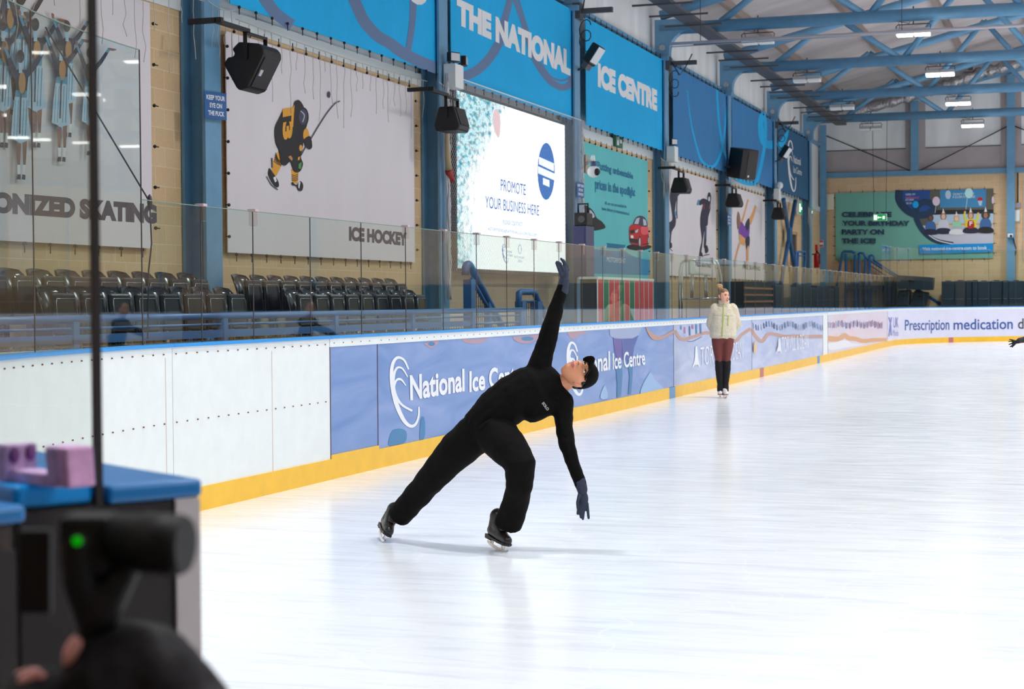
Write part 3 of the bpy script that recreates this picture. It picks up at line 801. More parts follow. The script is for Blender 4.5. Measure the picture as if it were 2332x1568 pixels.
P.text('Ice Centre', (1412, 1165), (1412, 1092), (1500, 1135), (1500, 1198), WHP, .01)
P.done('print', u5)

# ---- lower row: the skating team
b0 = banner('white banner of a skating team with raised arms at the left edge of the photo', 10.4, 17.78, ZL0, ZL1+.05, BANW, GL, nt=16, ms=6)
Z1 = (0, 0, 1941/520.0)
P = Print(wall3, NX, Z1)
def team(hx, hy, s, arms=True):
    def q(x, y): return (hx+(x-706)*s, hy+(y-410)*s)
    def Q(*p): return [q(*k) for k in p]
    P.poly(Q((672, 735), (755, 735), (770, 880), (786, 1035), (755, 1045), (720, 1075), (685, 1050), (645, 1030), (655, 880)), SKY1)
    for x in (668, 690, 728, 750): P.stroke(Q((x+8, 760), (x-4, 1030)), 5*s, SKY2, 1)
    P.poly(Q((680, 1060), (716, 1068), (708, 1220), (690, 1220)), BRSK); P.poly(Q((724, 1062), (757, 1050), (748, 1220), (730, 1220)), BRSK)
    P.poly(Q((688, 1218), (710, 1218), (708, 1290), (692, 1290)), WHP); P.poly(Q((728, 1218), (748, 1218), (742, 1290), (726, 1290)), WHP)
    P.poly(Q((690, 1285), (712, 1285), (712, 1322), (682, 1320)), HAIRP); P.poly(Q((724, 1285), (746, 1290), (744, 1325), (718, 1320)), HAIRP)
    P.poly(Q((655, 560), (690, 545), (735, 545), (770, 555), (756, 690), (720, 745), (682, 690)), NVP)
    P.stroke(Q((672, 585), (650, 520), (625, 455), (610, 410)), (40*s, 24*s), NVP); P.stroke(Q((750, 585), (800, 530), (840, 470), (872, 418)), (42*s, 22*s), NVP)
    P.stroke(Q((628, 462), (604, 400), (596, 380)), 18*s, SKY2, 3); P.stroke(Q((852, 448), (872, 412)), 20*s, SKY2, 1)
    P.smooth(Q((590, 385), (586, 350), (604, 356), (606, 384)), BRSK); P.smooth(Q((868, 410), (905, 415), (936, 424), (905, 436), (872, 428)), BRSK)
    P.poly(Q((672, 690), (716, 742), (756, 690), (754, 745), (672, 735)), SKY2)
    P.ell(q(720, 638), 25*s, 76*s, SKINP); P.stroke(Q((712, 720), (708, 860), (704, 1000)), 8*s, DKP)
    P.stroke(Q((707, 490), (708, 570)), 24*s, SKY1, 1); P.ell(q(706, 452), 28*s, 46*s, HAIRP)
for a in ((-60, -150, 1.2), (60, -120, 1.2), (165, -60, 1.2), (0, 160, 1.2), (268, 160, 1.2), (530, 180, 1.08), (472, 335, 1.14), (122, 432, 1.2), (706, 410, 1.0)): team(*a)
P.done('print', b0)
Z2 = (0, 420, 2038/520.0)
P = Print(wall3, NX, Z2)
P.text('SYNCHR', (-700, 218), (-700, 0), (-80, 60), (-80, 252), DKP, .07); P.done('lettering', b0); P = Print(wall3, NX, Z2)
P.text('ONIZED SKATING', (-66, 252), (-66, 60), (1398, 178), (1398, 354), DKP, .07)
P.done('lettering', b0)
# the hockey player
b1 = banner('white banner of an ice hockey player in black and gold chasing a puck', 19.62, 25.95, ZL0, ZL1, BANW, GL, nt=15, ms=7)
P = Print(wall3, NX, Z3)
P.poly([(545, 1225), (580, 1330), (530, 1428), (490, 1405), (498, 1320)], GOLDP); P.poly([(650, 1370), (712, 1390), (702, 1490), (660, 1480)], GOLDP)
for i in range(5):
    P.stroke([(508+i*4, 1305-i*17), (540, 1330-i*10), (570+i*2, 1345-i*8)], 5, BLKP, 2)
    if i < 4: P.stroke([(654, 1415+i*14), (680, 1424+i*14), (706, 1412+i*14)], 5, BLKP, 2)
P.stroke([(448, 1430), (490, 1500), (540, 1538)], 7, DKP); P.smooth([(470, 1362), (495, 1395), (520, 1430), (546, 1480), (545, 1514), (515, 1510), (465, 1425)], BLKP)
P.stroke([(492, 1280), (494, 1360)], 9, DKP, 1); P.smooth([(655, 1475), (690, 1500), (722, 1468), (744, 1500), (735, 1545), (706, 1545), (690, 1512), (655, 1500)], BLKP); P.poly([(500, 1440), (520, 1430), (530, 1470), (515, 1480)], WHP); P.poly([(706, 1480), (722, 1474), (712, 1530), (704, 1520)], WHP)
P.stroke([(725, 1262), (765, 1190), (810, 1120), (870, 1020), (935, 920), (1000, 842), (1042, 820)], 9, DKP)
P.smooth([(745, 1040), (778, 1046), (792, 1110), (748, 1125)], GOLDP)
P.smooth([(705, 810), (738, 845), (760, 900), (780, 960), (770, 1030), (745, 1070), (742, 1180), (724, 1270), (742, 1330), (716, 1392), (668, 1385), (640, 1312), (600, 1342), (566, 1320), (548, 1222), (520, 1150), (514, 1040), (548, 960), (590, 890), (665, 878), (672, 830)], BLKP)
P.smooth([(750, 1130), (800, 1105), (816, 1188), (792, 1212), (760, 1180)], BLKP); P.ell((744, 950), 44, 80, BLKP); P.ell((742, 948), 34, 64, DKP); P.stroke([(722, 900), (752, 935), (738, 990)], 7, SILV)
P.poly([(672, 850), (660, 1030), (640, 1034), (652, 880)], GOLDP)
P.text('13', (575, 885), (655, 870), (655, 1120), (575, 1140), GOLDP, .06)
P.ell((722, 1200), 13, 26, GOLDP); P.poly([(700, 1275), (716, 1268), (712, 1296), (696, 1300)], GOLDP); P.poly([(705, 1330), (730, 1310), (724, 1370), (702, 1366)], GREENP); P.poly([(618, 1272), (640, 1260), (656, 1284), (650, 1306)], SKINP)
P.ell((951, 768), 11, 27, DKP)
P.done('print', b1)
Z4 = (480, 420, 2228/540.0)
P = Print(wall3, NX, Z4)
P.text('ICE HOCKEY', (1298, 528), (1298, 392), (1842, 452), (1842, 578), DKP, .065)
P.done('lettering', b1)
# the car advert
b2 = banner('turquoise advert banner with a small red car right of the screen', 35.45, 41.3, 2.02, 4.92, BANT, GL, nt=13, ms=6)
Z2B = (1300, 320, 1960/400.0)
P = Print(wall3, NX, Z2B)
P.poly([(135, 1195), (400, 1225), (620, 1235), (884, 1330), (884, 1500), (140, 1480)], BANDP)
P.poly([(395, 1140), (612, 1165), (600, 1190), (612, 1220), (392, 1205), (405, 1170)], DEEPT)
P.smooth([(600, 1200), (640, 1160), (760, 1180), (885, 1200), (885, 1320), (760, 1310), (640, 1260)], BANT)
P.text('MOTORPOINT', (400, 1350), (400, 1295), (608, 1318), (608, 1372), WHP, .0)
P.stroke([(402, 1285), (405, 1255), (420, 1245), (436, 1258), (438, 1288)], 6, REDP)
P.text('Putting unbeatable', (293, 345), (293, 228), (692, 362), (692, 452), DEEPT, .04)
P.text('prices in the spotlight', (268, 575), (268, 420), (716, 530), (716, 652), DEEPT, .04)
P.text('All our cars are available for', (375, 712), (375, 676), (620, 718), (620, 755), DEEPT, .015)
P.text('home delivery at motorpoint.co.uk', (343, 785), (343, 736), (650, 796), (650, 845), DEEPT, .015)
P.smooth([(140, 735), (200, 745), (250, 790), (285, 860), (350, 910), (372, 980), (150, 990)], BLKP); P.smooth([(205, 775), (240, 800), (262, 850), (215, 860)], SILV)
P.smooth([(632, 1170), (760, 1150), (882, 1170), (880, 1200), (770, 1228), (640, 1208)], BLKP)
P.smooth([(650, 965), (692, 930), (745, 936), (785, 952), (850, 950), (864, 1040), (868, 1120), (850, 1165), (790, 1182), (740, 1165), (660, 1142), (648, 1060)], REDP)
P.smooth([(780, 965), (850, 955), (862, 1035), (790, 1045)], REDL)
P.smooth([(692, 935), (720, 862), (765, 838), (812, 850), (842, 892), (850, 955), (790, 958), (745, 938)], DKP); P.poly([(702, 928), (726, 868), (764, 858), (748, 930)], SILV); P.poly([(800, 868), (832, 890), (842, 944), (806, 946)], SILV)
P.poly([(654, 1002), (700, 990), (706, 1030), (660, 1038)], BLKP); P.poly([(714, 1005), (748, 985), (740, 1022), (716, 1030)], SILV); P.poly([(648, 1085), (700, 1095), (748, 1100), (740, 1150), (660, 1132)], BLKP)
P.poly([(662, 1056), (692, 1058), (692, 1090), (662, 1086)], WHP)
P.ell((762, 1130), 15, 66, BLKP); P.ell((762, 1130), 10, 48, SILV); P.ell((858, 1112), 10, 48, BLKP); P.ell((859, 1112), 6, 34, SILV)
P.stroke([(788, 1160), (850, 1150)], 8, BLKP, 1)
P.done('print', b2)
# two speed skaters
b3 = banner('white banner of two racing skaters in dark navy suits', 43.35, 49.35, ZL0, ZL1, BANW, GL, nt=12, ms=5)
P = Print(wall3, NX, Z2B)
P.smooth([(1130, 520), (1165, 560), (1225, 575), (1192, 625), (1172, 690), (1160, 800), (1172, 870), (1164, 950), (1125, 1020), (1112, 1150), (1098, 1160), (1102, 1040), (1090, 960), (1092, 915), (1130, 880), (1120, 760), (1104, 650), (1110, 560)], NVP)
P.stroke([(1188, 610), (1180, 740), (1184, 870)], 12, DKP); P.poly([(1152, 780), (1172, 790), (1176, 840), (1160, 830)], SKY2); P.smooth([(1096, 1150), (1122, 1140), (1126, 1190), (1100, 1200)], BLKP); P.stroke([(1090, 1195), (1132, 1232)], 7, BLKP, 1)
P.smooth([(1430, 680), (1470, 645), (1520, 660), (1550, 690), (1556, 760), (1532, 850), (1524, 940), (1502, 965), (1512, 1050), (1502, 1180), (1482, 1180), (1490, 1010), (1472, 1100), (1452, 1250), (1434, 1290), (1440, 1200), (1460, 1100), (1442, 950), (1446, 830), (1472, 715), (1436, 722)], NVP)
P.ell((1542, 640), 20, 64, NVP); P.ell((1540, 650), 10, 28, WHP); P.stroke([(1428, 660), (1412, 720)], 20, SKY2, 1); P.poly([(1498, 960), (1514, 960), (1508, 1100), (1500, 1090)], PURP2); P.stroke([(1488, 700), (1478, 770)], 7, REDP, 1); P.stroke([(1556, 690), (1540, 760)], 10, HAIRB, 1)
P.smooth([(1492, 1180), (1516, 1170), (1530, 1230), (1500, 1255)], BLKP); P.stroke([(1476, 1280), (1540, 1268)], 9, BLKP, 1); P.smooth([(1432, 1250), (1456, 1245), (1466, 1300), (1434, 1300)], BLKP)
P.done('print', b3)
P = Print(wall3, NX, (1320, 440, 1986/380.0))
P.text('SPEED SKATING', (1370, 868), (1370, 812), (1560, 838), (1560, 888), DKP, .03)
P.done('lettering', b3)
# the figure skater
b4 = banner('white banner of a figure skater in purple doing a leg lift', 51.35, 57.2, ZL0, ZL1, BANW, GL, nt=11, ms=5)
P = Print(wall3, NX, (1640, 380, 1568/300.0))
P.smooth([(240, 650), (266, 585), (318, 405), (330, 335), (345, 330), (336, 400), (346, 395), (330, 425), (284, 605), (262, 660)], TANP)
P.smooth([(330, 640), (372, 560), (414, 452), (430, 480), (400, 590), (360, 690)], TANP); P.smooth([(425, 460), (438, 395), (468, 378), (474, 400), (440, 470)], WHP); P.stroke([(440, 440), (470, 385)], 5, SILV, 1)
P.smooth([(235, 660), (262, 660), (290, 702), (318, 640), (338, 615), (350, 690), (340, 830), (300, 872), (225, 800), (220, 720)], PURPL)
P.smooth([(228, 800), (270, 830), (302, 865), (292, 930), (245, 915), (226, 860)], TANP); P.smooth([(298, 860), (345, 822), (346, 930), (318, 1020), (302, 930)], NVP); P.smooth([(296, 690), (338, 610), (348, 690), (318, 760)], NVP)
P.smooth([(308, 1000), (336, 940), (330, 1150), (314, 1150)], TANP); P.smooth([(216, 915), (242, 895), (205, 1020), (180, 1115), (164, 1112), (190, 1010)], TANP)
P.smooth([(208, 530), (232, 580), (236, 690), (208, 740), (196, 640)], HAIRB)
P.done('print', b4)
P = Print(wall3, NX, (1640, 380, 1568/300.0))
P.text('FREE SKATING', (265, 1215), (265, 1160), (475, 1185), (475, 1235), DKP, .03)
P.done('lettering', b4)

# ================================================================ the bright screen and its net
def screen_mat():
    m = bpy.data.materials.new('bright_screen'); m.use_nodes = True; nt = m.node_tree; L = nt.links.new
    nt.nodes.remove(nt.nodes['Principled BSDF'])
    tc = nt.nodes.new('ShaderNodeTexCoord'); sp = nt.nodes.new('ShaderNodeSeparateXYZ'); L(tc.outputs['Object'], sp.inputs[0])
    n = nt.nodes.new('ShaderNodeTexNoise'); n.inputs['Scale'].default_value = 7.0; n.inputs['Detail'].default_value = 9; n.inputs['Roughness'].default_value = .75; L(tc.outputs['Object'], n.inputs['Vector'])
    def math_(op, a, b=None, c=None):
        k = nt.nodes.new('ShaderNodeMath'); k.operation = op
        for i, v in enumerate((a, b, c)):
            if v is None: continue
            if isinstance(v, (int, float)): k.inputs[i].default_value = v
            else: L(v, k.inputs[i])
        return k.outputs[0]
    # how far the picture of the arena reaches in from the left and the top
    edge = math_('MULTIPLY_ADD', sp.outputs['Z'], 1.3, -1.1)
    edge = math_('MAXIMUM', edge, 0.75)
    d = math_('SUBTRACT', edge, sp.outputs['Y'])
    v = math_('ADD', math_('MULTIPLY', d, 0.8), math_('MULTIPLY_ADD', n.outputs['Fac'], 3.2, -1.6))
    v = math_('MULTIPLY', v, 1.6); mask = nt.nodes.new('ShaderNodeClamp'); L(v, mask.inputs[0])
    mp = nt.nodes.new('ShaderNodeMapping'); mp.inputs['Rotation'].default_value = (.5, 0, 0); mp.inputs['Scale'].default_value = (1, 2.2, 5); L(tc.outputs['Object'], mp.inputs[0])
    n2 = nt.nodes.new('ShaderNodeTexNoise'); n2.inputs['Scale'].default_value = 2.2; n2.inputs['Detail'].default_value = 6; L(mp.outputs[0], n2.inputs['Vector'])
    r = nt.nodes.new('ShaderNodeValToRGB'); e = r.color_ramp.elements
    e[0].position = .34; e[0].color = (.03, .22, .30, 1); e[1].position = .70; e[1].color = (.95, 1, 1, 1)
    for p, c in ((.42, (.08, .48, .58, 1)), (.48, (.42, .36, .34, 1)), (.53, (.55, .88, .95, 1)), (.60, (.30, .62, .80, 1))):
        k = e.new(p); k.color = c
    L(n2.outputs['Fac'], r.inputs[0])
    mx = nt.nodes.new('ShaderNodeMix'); mx.data_type = 'RGBA'; L(mask.outputs[0], mx.inputs[0]); mx.inputs[6].default_value = (.97, .99, 1, 1); L(r.outputs[0], mx.inputs[7])
    em = nt.nodes.new('ShaderNodeEmission'); em.inputs[1].default_value = 1.35; L(mx.outputs[2], em.inputs[0]); L(em.outputs[0], nt.nodes['Material Output'].inputs[0])
    return m
XS = -10.02
q0, q1 = onx(1042, 400, XS), onx(1287, 450, XS)
sy0, sy1 = q0.y, q1.y
sz0, sz1 = onx(1042, 610, XS).z, onx(1042, 206, XS).z
t = thing('video_screen', 'bright white video screen with blue lettering between two steel columns', 'screen', (XS, sy0, sz0))
obj('casing', MB().bb(XS-.17, XS-.01, sy0-.06, sy1+.06, sz0-.06, sz1+.05), BLACKP, t)
obj('display', MB().bb(XS-.01, XS, sy0, sy1, sz0, sz1), screen_mat(), t)
E1 = E('screen_blue', (44, 110, 190), 1.1); E2 = E('screen_pale', (236, 246, 255), 1.3); E3 = E('screen_light_blue', (120, 170, 220), 1.2); E4 = E('screen_skin', (226, 196, 200), 1.2)
P = Print(lambda px, py: onx(px, py, XS+.002), NX, (960, 190, 1394/400.0))
P.ell((988, 697), 68, 226, E1, 40)
P.poly([(930, 580), (1050, 635), (1050, 698), (930, 640)], E2); P.poly([(922, 655), (1056, 715), (1056, 770), (924, 712)], E2); P.poly([(962, 748), (1014, 768), (1014, 822), (962, 800)], E2)
P.done('logo', t); P = Print(lambda px, py: onx(px, py, XS+.002), NX, (960, 190, 1394/400.0))
P.text('PROMOTE', (628, 850), (628, 758), (825, 802), (825, 888), E1, .0)
P.done('lettering', t); P = Print(lambda px, py: onx(px, py, XS+.002), NX, (960, 190, 1394/400.0))
P.text('YOUR BUSINESS HERE', (505, 985), (505, 892), (932, 968), (932, 1050), E1, .0)
P.done('lettering', t); P = Print(lambda px, py: onx(px, py, XS+.002), NX, (960, 190, 1394/400.0))
P.text('PLEASE CONTACT', (646, 1115), (646, 1080), (800, 1103), (800, 1135), E3, 0)
P.done('lettering', t); P = Print(lambda px, py: onx(px, py, XS+.002), NX, (960, 190, 1394/400.0))
P.text('ADVERTISING@NATIONAL-ICE-CENTRE.COM', (527, 1170), (527, 1138), (912, 1190), (912, 1222), E3, 0)
P.done('lettering', t); P = Print(lambda px, py: onx(px, py, XS+.002), NX, (960, 190, 1394/400.0))
swoosh(P, (640, 1275), 46, 145, E1, .55, .1)
P.text('National', (674, 1340), (674, 1318), (714, 1324), (714, 1345), E1, 0); P.text('Ice Centre', (674, 1368), (674, 1346), (722, 1352), (722, 1374), E1, 0)
P.done('logo', t); P = Print(lambda px, py: onx(px, py, XS+.002), NX, (960, 190, 1394/400.0))
P.stroke([(780, 1275), (768, 1300), (770, 1335), (780, 1350), (790, 1335), (790, 1300), (780, 1276)], 4, E3); P.text('MOTORPOINT', (736, 1384), (736, 1366), (815, 1376), (815, 1394), E3, 0); P.text('ARENA', (762, 1416), (762, 1396), (798, 1402), (798, 1420), E3, 0)
P.done('logo', t); P = Print(lambda px, py: onx(px, py, XS+.002), NX, (960, 190, 1394/400.0))
P.smooth([(575, 215), (600, 205), (618, 250), (625, 330), (612, 430), (580, 380), (565, 290)], E4)
P.done('print', t)
XN = -9.86
ny0, ny1, nz0, nz1 = onx(1020, 300, XN).y, onx(1328, 400, XN).y, 1.15, 5.22
net = MB(); hgt = nz1-nz0
st = .085
k = -int(hgt/st)
while ny0+k*st < ny1:
    for sgn in (1, -1):
        y = ny0+k*st
        a = [max(y, ny0), 0, min(y+hgt, ny1), 0]
        if a[2] > a[0]:
            za, zb = (nz0+a[0]-y, nz0+a[2]-y)
            if sgn < 0: za, zb = nz0+nz1-za, nz0+nz1-zb
            w = .0042
            net.add([(XN, a[0]-w, za), (XN, a[0]+w, za), (XN, a[2]+w, zb), (XN, a[2]-w, zb)], [(0, 1, 2, 3)])
    k += 1
t = thing('safety_net', 'white diamond-mesh safety net hanging over the bright screen', 'net', (XN, 31, nz0))
obj('mesh', net, M('white_netting', (205, 205, 210), .6), t)
obj('top_rope', MB().tube((XN, ny0, nz1), (XN, ny1, nz1), .01, 6), WHITEP, t)
g = MB()
for j in range(9): g.loft([(XN+.02*math.sin(j*2+i), ny0+.05*math.cos(i*1.7+j), nz1-(nz1-1.6)*i/12) for i in range(13)], .012, 5)
obj('gathered_edge', g, M('white_netting', (205, 205, 210)), t)
g = MB()
for j in range(6): g.loft([(XN+.02*math.sin(j*2+i), ny1-.05+.06*math.cos(i*1.7+j), nz1-(nz1-1.6)*i/12) for i in range(13)], .012, 5)
obj('gathered_edge', g, M('white_netting', (205, 205, 210)), t)
q = onx(1022, 398, -9.84); q2 = onx(1027, 412, -9.84)
t = thing('rope_end', 'thick rope end dipped in red hanging beside the screen\'s left edge', 'rope', q2)
obj('rope', MB().loft([q+Vector((0, -.1, .9)), q+Vector((0, -.05, .3)), q+Vector((0, 0, .08))], (.03, .05, .06), 8), M('rope_fibre', (190, 170, 140), .8), t)
obj('red_tip', MB().tube(q+Vector((0, 0, .08)), q2, .065, 10), M('red_rubber', (170, 60, 58), .5), t)

# ================================================================ icicle light strings
def icicles(y0, y1, z, label, dense=.26, x=-9.9, sag=.05):
    t = MB(); random.seed(int(y0*10))
    top = [(x, y0+(y1-y0)*i/12, z-sag*math.sin(PI*i/12)) for i in range(13)]
    t.loft(top, .006, 5)
    y = y0+.1
    while y < y1:
        f = (y-y0)/(y1-y0); zz = z-sag*math.sin(PI*f); L = random.uniform(.25, 1.0); n = 5
        p = [(x, y, zz)]
        for i in range(1, n+1): p.append((x+random.uniform(-.012, .012), y+random.uniform(-.05, .05)*(i/n), zz-L*i/n))
        t.loft(p, .0048, 4); y += dense*random.uniform(.7, 1.3)
    return tag(obj('icicle_light_string', t, PALEW), label, 'light string', 'unlit icicle light strings')
icicles(12.5, 18.5, 5.1, 'unlit icicle light string hanging over the skating-team banner')
icicles(18.62, 19.3, 5.12, 'short unlit icicle string across the steel column left of the hockey banner', .14, -9.9)
icicles(19.7, 26.3, 5.08, 'unlit icicle light string hanging over the hockey banner', .23, -10.1)
icicles(26.3, 27.3, 5.06, 'short unlit icicle string across the steel column left of the bright screen', .13)
icicles(41.4, 42.6, 5.0, 'unlit icicle string across the steel column right of the car banner', .1)
icicles(49.3, 50.5, 5.0, 'unlit icicle string across the steel column right of the two-racers banner', .1)
icicles(57.0, 58.3, 5.0, 'unlit icicle string across the steel column right of the purple-figure banner', .1)
icicles(64.4, 66.3, 4.95, 'unlit icicle string across the far column by the doors', .12)

# ================================================================ speakers
GRL = M('speaker_grille', (48, 42, 44), .6); SPK = M('speaker_cabinet', (24, 19, 21), .5)
def speaker(y, x, zt, label, rot=0.0, badge=False):
    t = thing('wall_speaker', label, 'speaker', (x, y, zt), 'speakers bracketed off the columns')
    prof = [(-.13, 0), (.13, 0), (.22, -.3), (.19, -.38), (-.19, -.38), (-.22, -.3)] if not badge else [(-.12, .06), (.2, .02), (.27, -.06), (.27, -.14), (.02, -.58), (-.12, -.62), (-.17, -.57), (-.36, -.24), (-.29, -.14), (-.22, -.15), (-.18, -.1), (-.23, -.04)]
    if badge: prof = [(p[0]*.86, p[1]*.86) for p in prof]
    c, s = math.cos(rot), math.sin(rot)
    d = .5
    b = MB(); b.prism([(x+p[0]*c-p[1]*s, y, zt-.08+p[0]*s+p[1]*c) for p in prof], (0, d, 0)); obj('cabinet', b, SPK, t, bevel=.03)
    if badge: a0, a1 = (.232, -.12), (.017, -.5)
    else: a0, a1 = (.13, 0), (.22, -.3)
    def W(p, yy, o=0):
        n = Vector((a1[1]-a0[1], 0, -(a1[0]-a0[0]))).normalized()*-o
        if n.x < 0: n = -n
        return Vector((x+p[0]*c-p[1]*s, yy, zt-.08+p[0]*s+p[1]*c))+n
    l = lambda f: (a0[0]+(a1[0]-a0[0])*f, a0[1]+(a1[1]-a0[1])*f)
    g = MB(); g.hexa([W(l(.06), y+.05), W(l(.94), y+.05), W(l(.94), y+d-.05), W(l(.06), y+d-.05)], [W(l(.06), y+.05, .012), W(l(.94), y+.05, .012), W(l(.94), y+d-.05, .012), W(l(.06), y+d-.05, .012)]); obj('grille', g, GRL, t)
    k = MB()
    for yy in (y-.02, y+d+.02): k.box((x, yy, zt-.08), (.05, .012, .34))
    k.box((x, y+d/2, zt+.07), (.05, d+.06, .03)); obj('yoke', k, BLACKP, t)
    k = MB(); k.box((x, y-.38, zt+.1), (.05, .9, .05)); k.bb(-9.95, x+.1, y-.82, y-.76, zt+.07, zt+.13); obj('arm', k, BLACKP, t)
    if badge:
        e = MB(); e.hexa([W(l(.42), y+.08, .012), W(l(.6), y+.08, .012), W(l(.6), y+.15, .012), W(l(.42), y+.15, .012)], [W(l(.42), y+.08, .018), W(l(.6), y+.08, .018), W(l(.6), y+.15, .018), W(l(.42), y+.15, .018)]); obj('badge', e, SILV, t)
    return t
def spk(px, py, label, **k):
    q = onx(px, py, -9.62); return speaker(q.y, -9.62, q.z, label, **k)
spk(560, 88, 'big black speaker hung at a tilt before the hockey banner', badge=True)
spk(1016, 230, 'black wedge speaker at the top left corner of the bright screen')
spk(1546, 396, 'black wedge speaker over the two-racers banner')
spk(1668, 433, 'black wedge speaker over the purple-figure banner')
spk(1771, 466, 'black wedge speaker before the far doors and crossed braces')
# the large cabinet over the fifth column
q = onx(1690, 372, -9.5)
t = thing('stage_speaker', 'large black cabinet speaker tilted in front of the cyan-looped banner', 'speaker', q)
R = Matrix.Rotation(.22, 3, 'Y') @ Matrix.Rotation(-.5, 3, 'Z') @ Matrix.Rotation(.12, 3, 'X')
b = MB(); b.prism([q+R @ Vector(p) for p in ((-.3, -.26, -.42), (.22, -.3, -.42), (.3, -.14, -.42), (.3, .3, -.42), (-.1, .36, -.42), (-.3, .2, -.42))], R @ Vector((0, 0, .84))); obj('cabinet', b, SPK, t, bevel=.02)
obj('grille', MB().box(q+R @ Vector((.305, .08, 0)), (.012, .42, .78), rot=R), GRL, t)
obj('badge', MB().box(q+R @ Vector((.314, -.03, -.33)), (.006, .06, .06), rot=R), WHP, t)
obj('bracket', MB().box(q+R @ Vector((-.36, 0, -.1)), (.2, .1, .5), rot=R).box((-9.85, q.y-.1, q.z-.1), (.25, .06, .06)), BLACKP, t)

# ================================================================ small fittings on the columns
SIGNB = M('blue_sign_plate', (28, 88, 150), .45, .85)
def puck_sign(pts, X, label):
    q = [onx(p[0], p[1], X) for p in pts]
    t = thing('safety_sign', label, 'sign', q[3], 'blue safety signs on the columns')
    b = MB(); b.hexa(q, [p+Vector((.008, 0, 0)) for p in q]); obj('plate', b, SIGNB, t)
    def L(u, v): return q[3]*(1-u)*(1-v)+q[2]*u*(1-v)+q[1]*u*v+q[0]*(1-u)*v+Vector((.011, 0, 0))
    for s, v0, v1, u0, u1 in (('KEEP YOUR', .70, .88, .08, .92), ('EYE ON', .41, .59, .22, .78), ('THE PUCK', .12, .30, .14, .88)):
        uv, fs = text_geo(s, .03); m = MB(); m.add([L(u0+(u1-u0)*a, v0+(v1-v0)*b) for a, b in uv], fs); obj('lettering', m, WHP, t)
puck_sign([(464, 207), (514, 213), (515, 274), (465.5, 268)], -9.90, 'blue three-line safety sign on the column left of the hockey banner')
puck_sign([(1313, 414), (1329.5, 417), (1329.5, 451), (1313, 448)], -9.84, 'blue three-line safety sign behind the net right of the screen')
puck_sign([(1656, 488), (1664.5, 489.5), (1664.5, 514), (1656, 512)], -9.90, 'small blue safety sign on the column left of the purple-figure banner')
LENS = M('lamp_lens', (205, 208, 212), .15, .9)
def twin(px, py, label, n=2):
    q = onx(px, py, -9.82); t = thing('emergency_light', label, 'emergency light', q, 'emergency light boxes')
    obj('box', MB().bb(-9.93, -9.72, q.y-.12, q.y+.26, q.z-.2, q.z+.18), WHITEP, t, bevel=.008)
    for j in range(n):
        c = Vector((-9.76, q.y-.10+j*.5, q.z+.28)); a = Matrix.Rotation(-.5+.7*j, 3, 'Z')
        h = obj('lamp_head', MB().box(c, (.09, .22, .16), rot=a), BLACKP, t, bevel=.015)
        obj('lens', MB().box(c+a @ Vector((.046, 0, 0)), (.008, .18, .12), rot=a), LENS, h)
        obj('stem', MB().tube((-9.80, q.y+.02+j*.1, q.z+.17), c, .015, 6), BLACKP, t)
twin(1030, 172, 'white emergency light box with twin lamps at the top left of the screen')
twin(1530, 350, 'white emergency light box with one lamp left of the wrinkled blue banner', 1)
q = onx(1771, 438, -9.82); t = thing('emergency_light', 'small white box with a round lamp under the far dark blue banner', 'emergency light', q, 'emergency light boxes')
obj('box', MB().bb(-9.93, -9.76, q.y-.1, q.y+.25, q.z-.25, q.z+.12), WHITEP, t); obj('lamp_head', MB().sph((-9.8, q.y+.2, q.z+.24), .13, 12), WHITEP, t)
def flood(px, py, label, yc):
    q = onx(px, py, -9.45); t = thing('floodlight', label, 'floodlight', q, 'angled floodlights')
    a = Matrix.Rotation(.6, 3, 'Y') @ Matrix.Rotation(-.35, 3, 'Z')
    b = MB(); b.box(q, (.20, .26, .42), rot=a); obj('housing', b, BLACKP, t, bevel=.03)
    obj('lens', MB().box(q+a @ Vector((.105, 0, .02)), (.01, .23, .34), rot=a), LENS, t)
    obj('driver', MB().box(q+a @ Vector((.0, 0, -.27)), (.14, .16, .12), rot=a), DARKM, t)
    obj('arm', MB().loft([(-9.96, yc, q.z-.2), (q.x-.15, q.y, q.z-.22), q+Vector((-.04, 0, -.1))], .025, 8), BLACKP, t)
    return t
flood(1352, 124, 'black floodlight angled out beside the first letter of the right blue banner', 34.5)
flood(1788, 346, 'black floodlight angled out over the far dark blue banner', 57.9)
q = onx(1352, 386, -9.35); t = thing('security_camera', 'white dome security camera on an arm right of the screen', 'camera', q)
w_ = onx(1334, 368, -9.93)
obj('arm', MB().loft([(-9.93, w_.y, q.z+.23), (-9.6, (w_.y+q.y)/2, q.z+.25), (-9.36, q.y, q.z+.26), (-9.35, q.y, q.z+.14)], .035, 10), WHITEP, t)
obj('neck', MB().tube((-9.35, q.y, q.z+.16), (-9.35, q.y, q.z+.05), .06, 12), M('blue_grey_plastic', (70, 84, 120), .4), t)
obj('body', MB().ell(q+Vector((0, 0, -.04)), ((.13, 0, 0), (0, .13, 0), (0, 0, .12)), 16), WHITEP, t); obj('lens', MB().ell(q+Vector((.08, -.06, -.05)), ((.07, 0, 0), (0, .07, 0), (0, 0, .075)), 12), BLACKP, t)
obj('wall_plate', MB().bb(-9.95, -9.9, w_.y-.12, w_.y+.12, q.z+.05, q.z+.42), M('tan_plate', (176, 160, 140)), t)
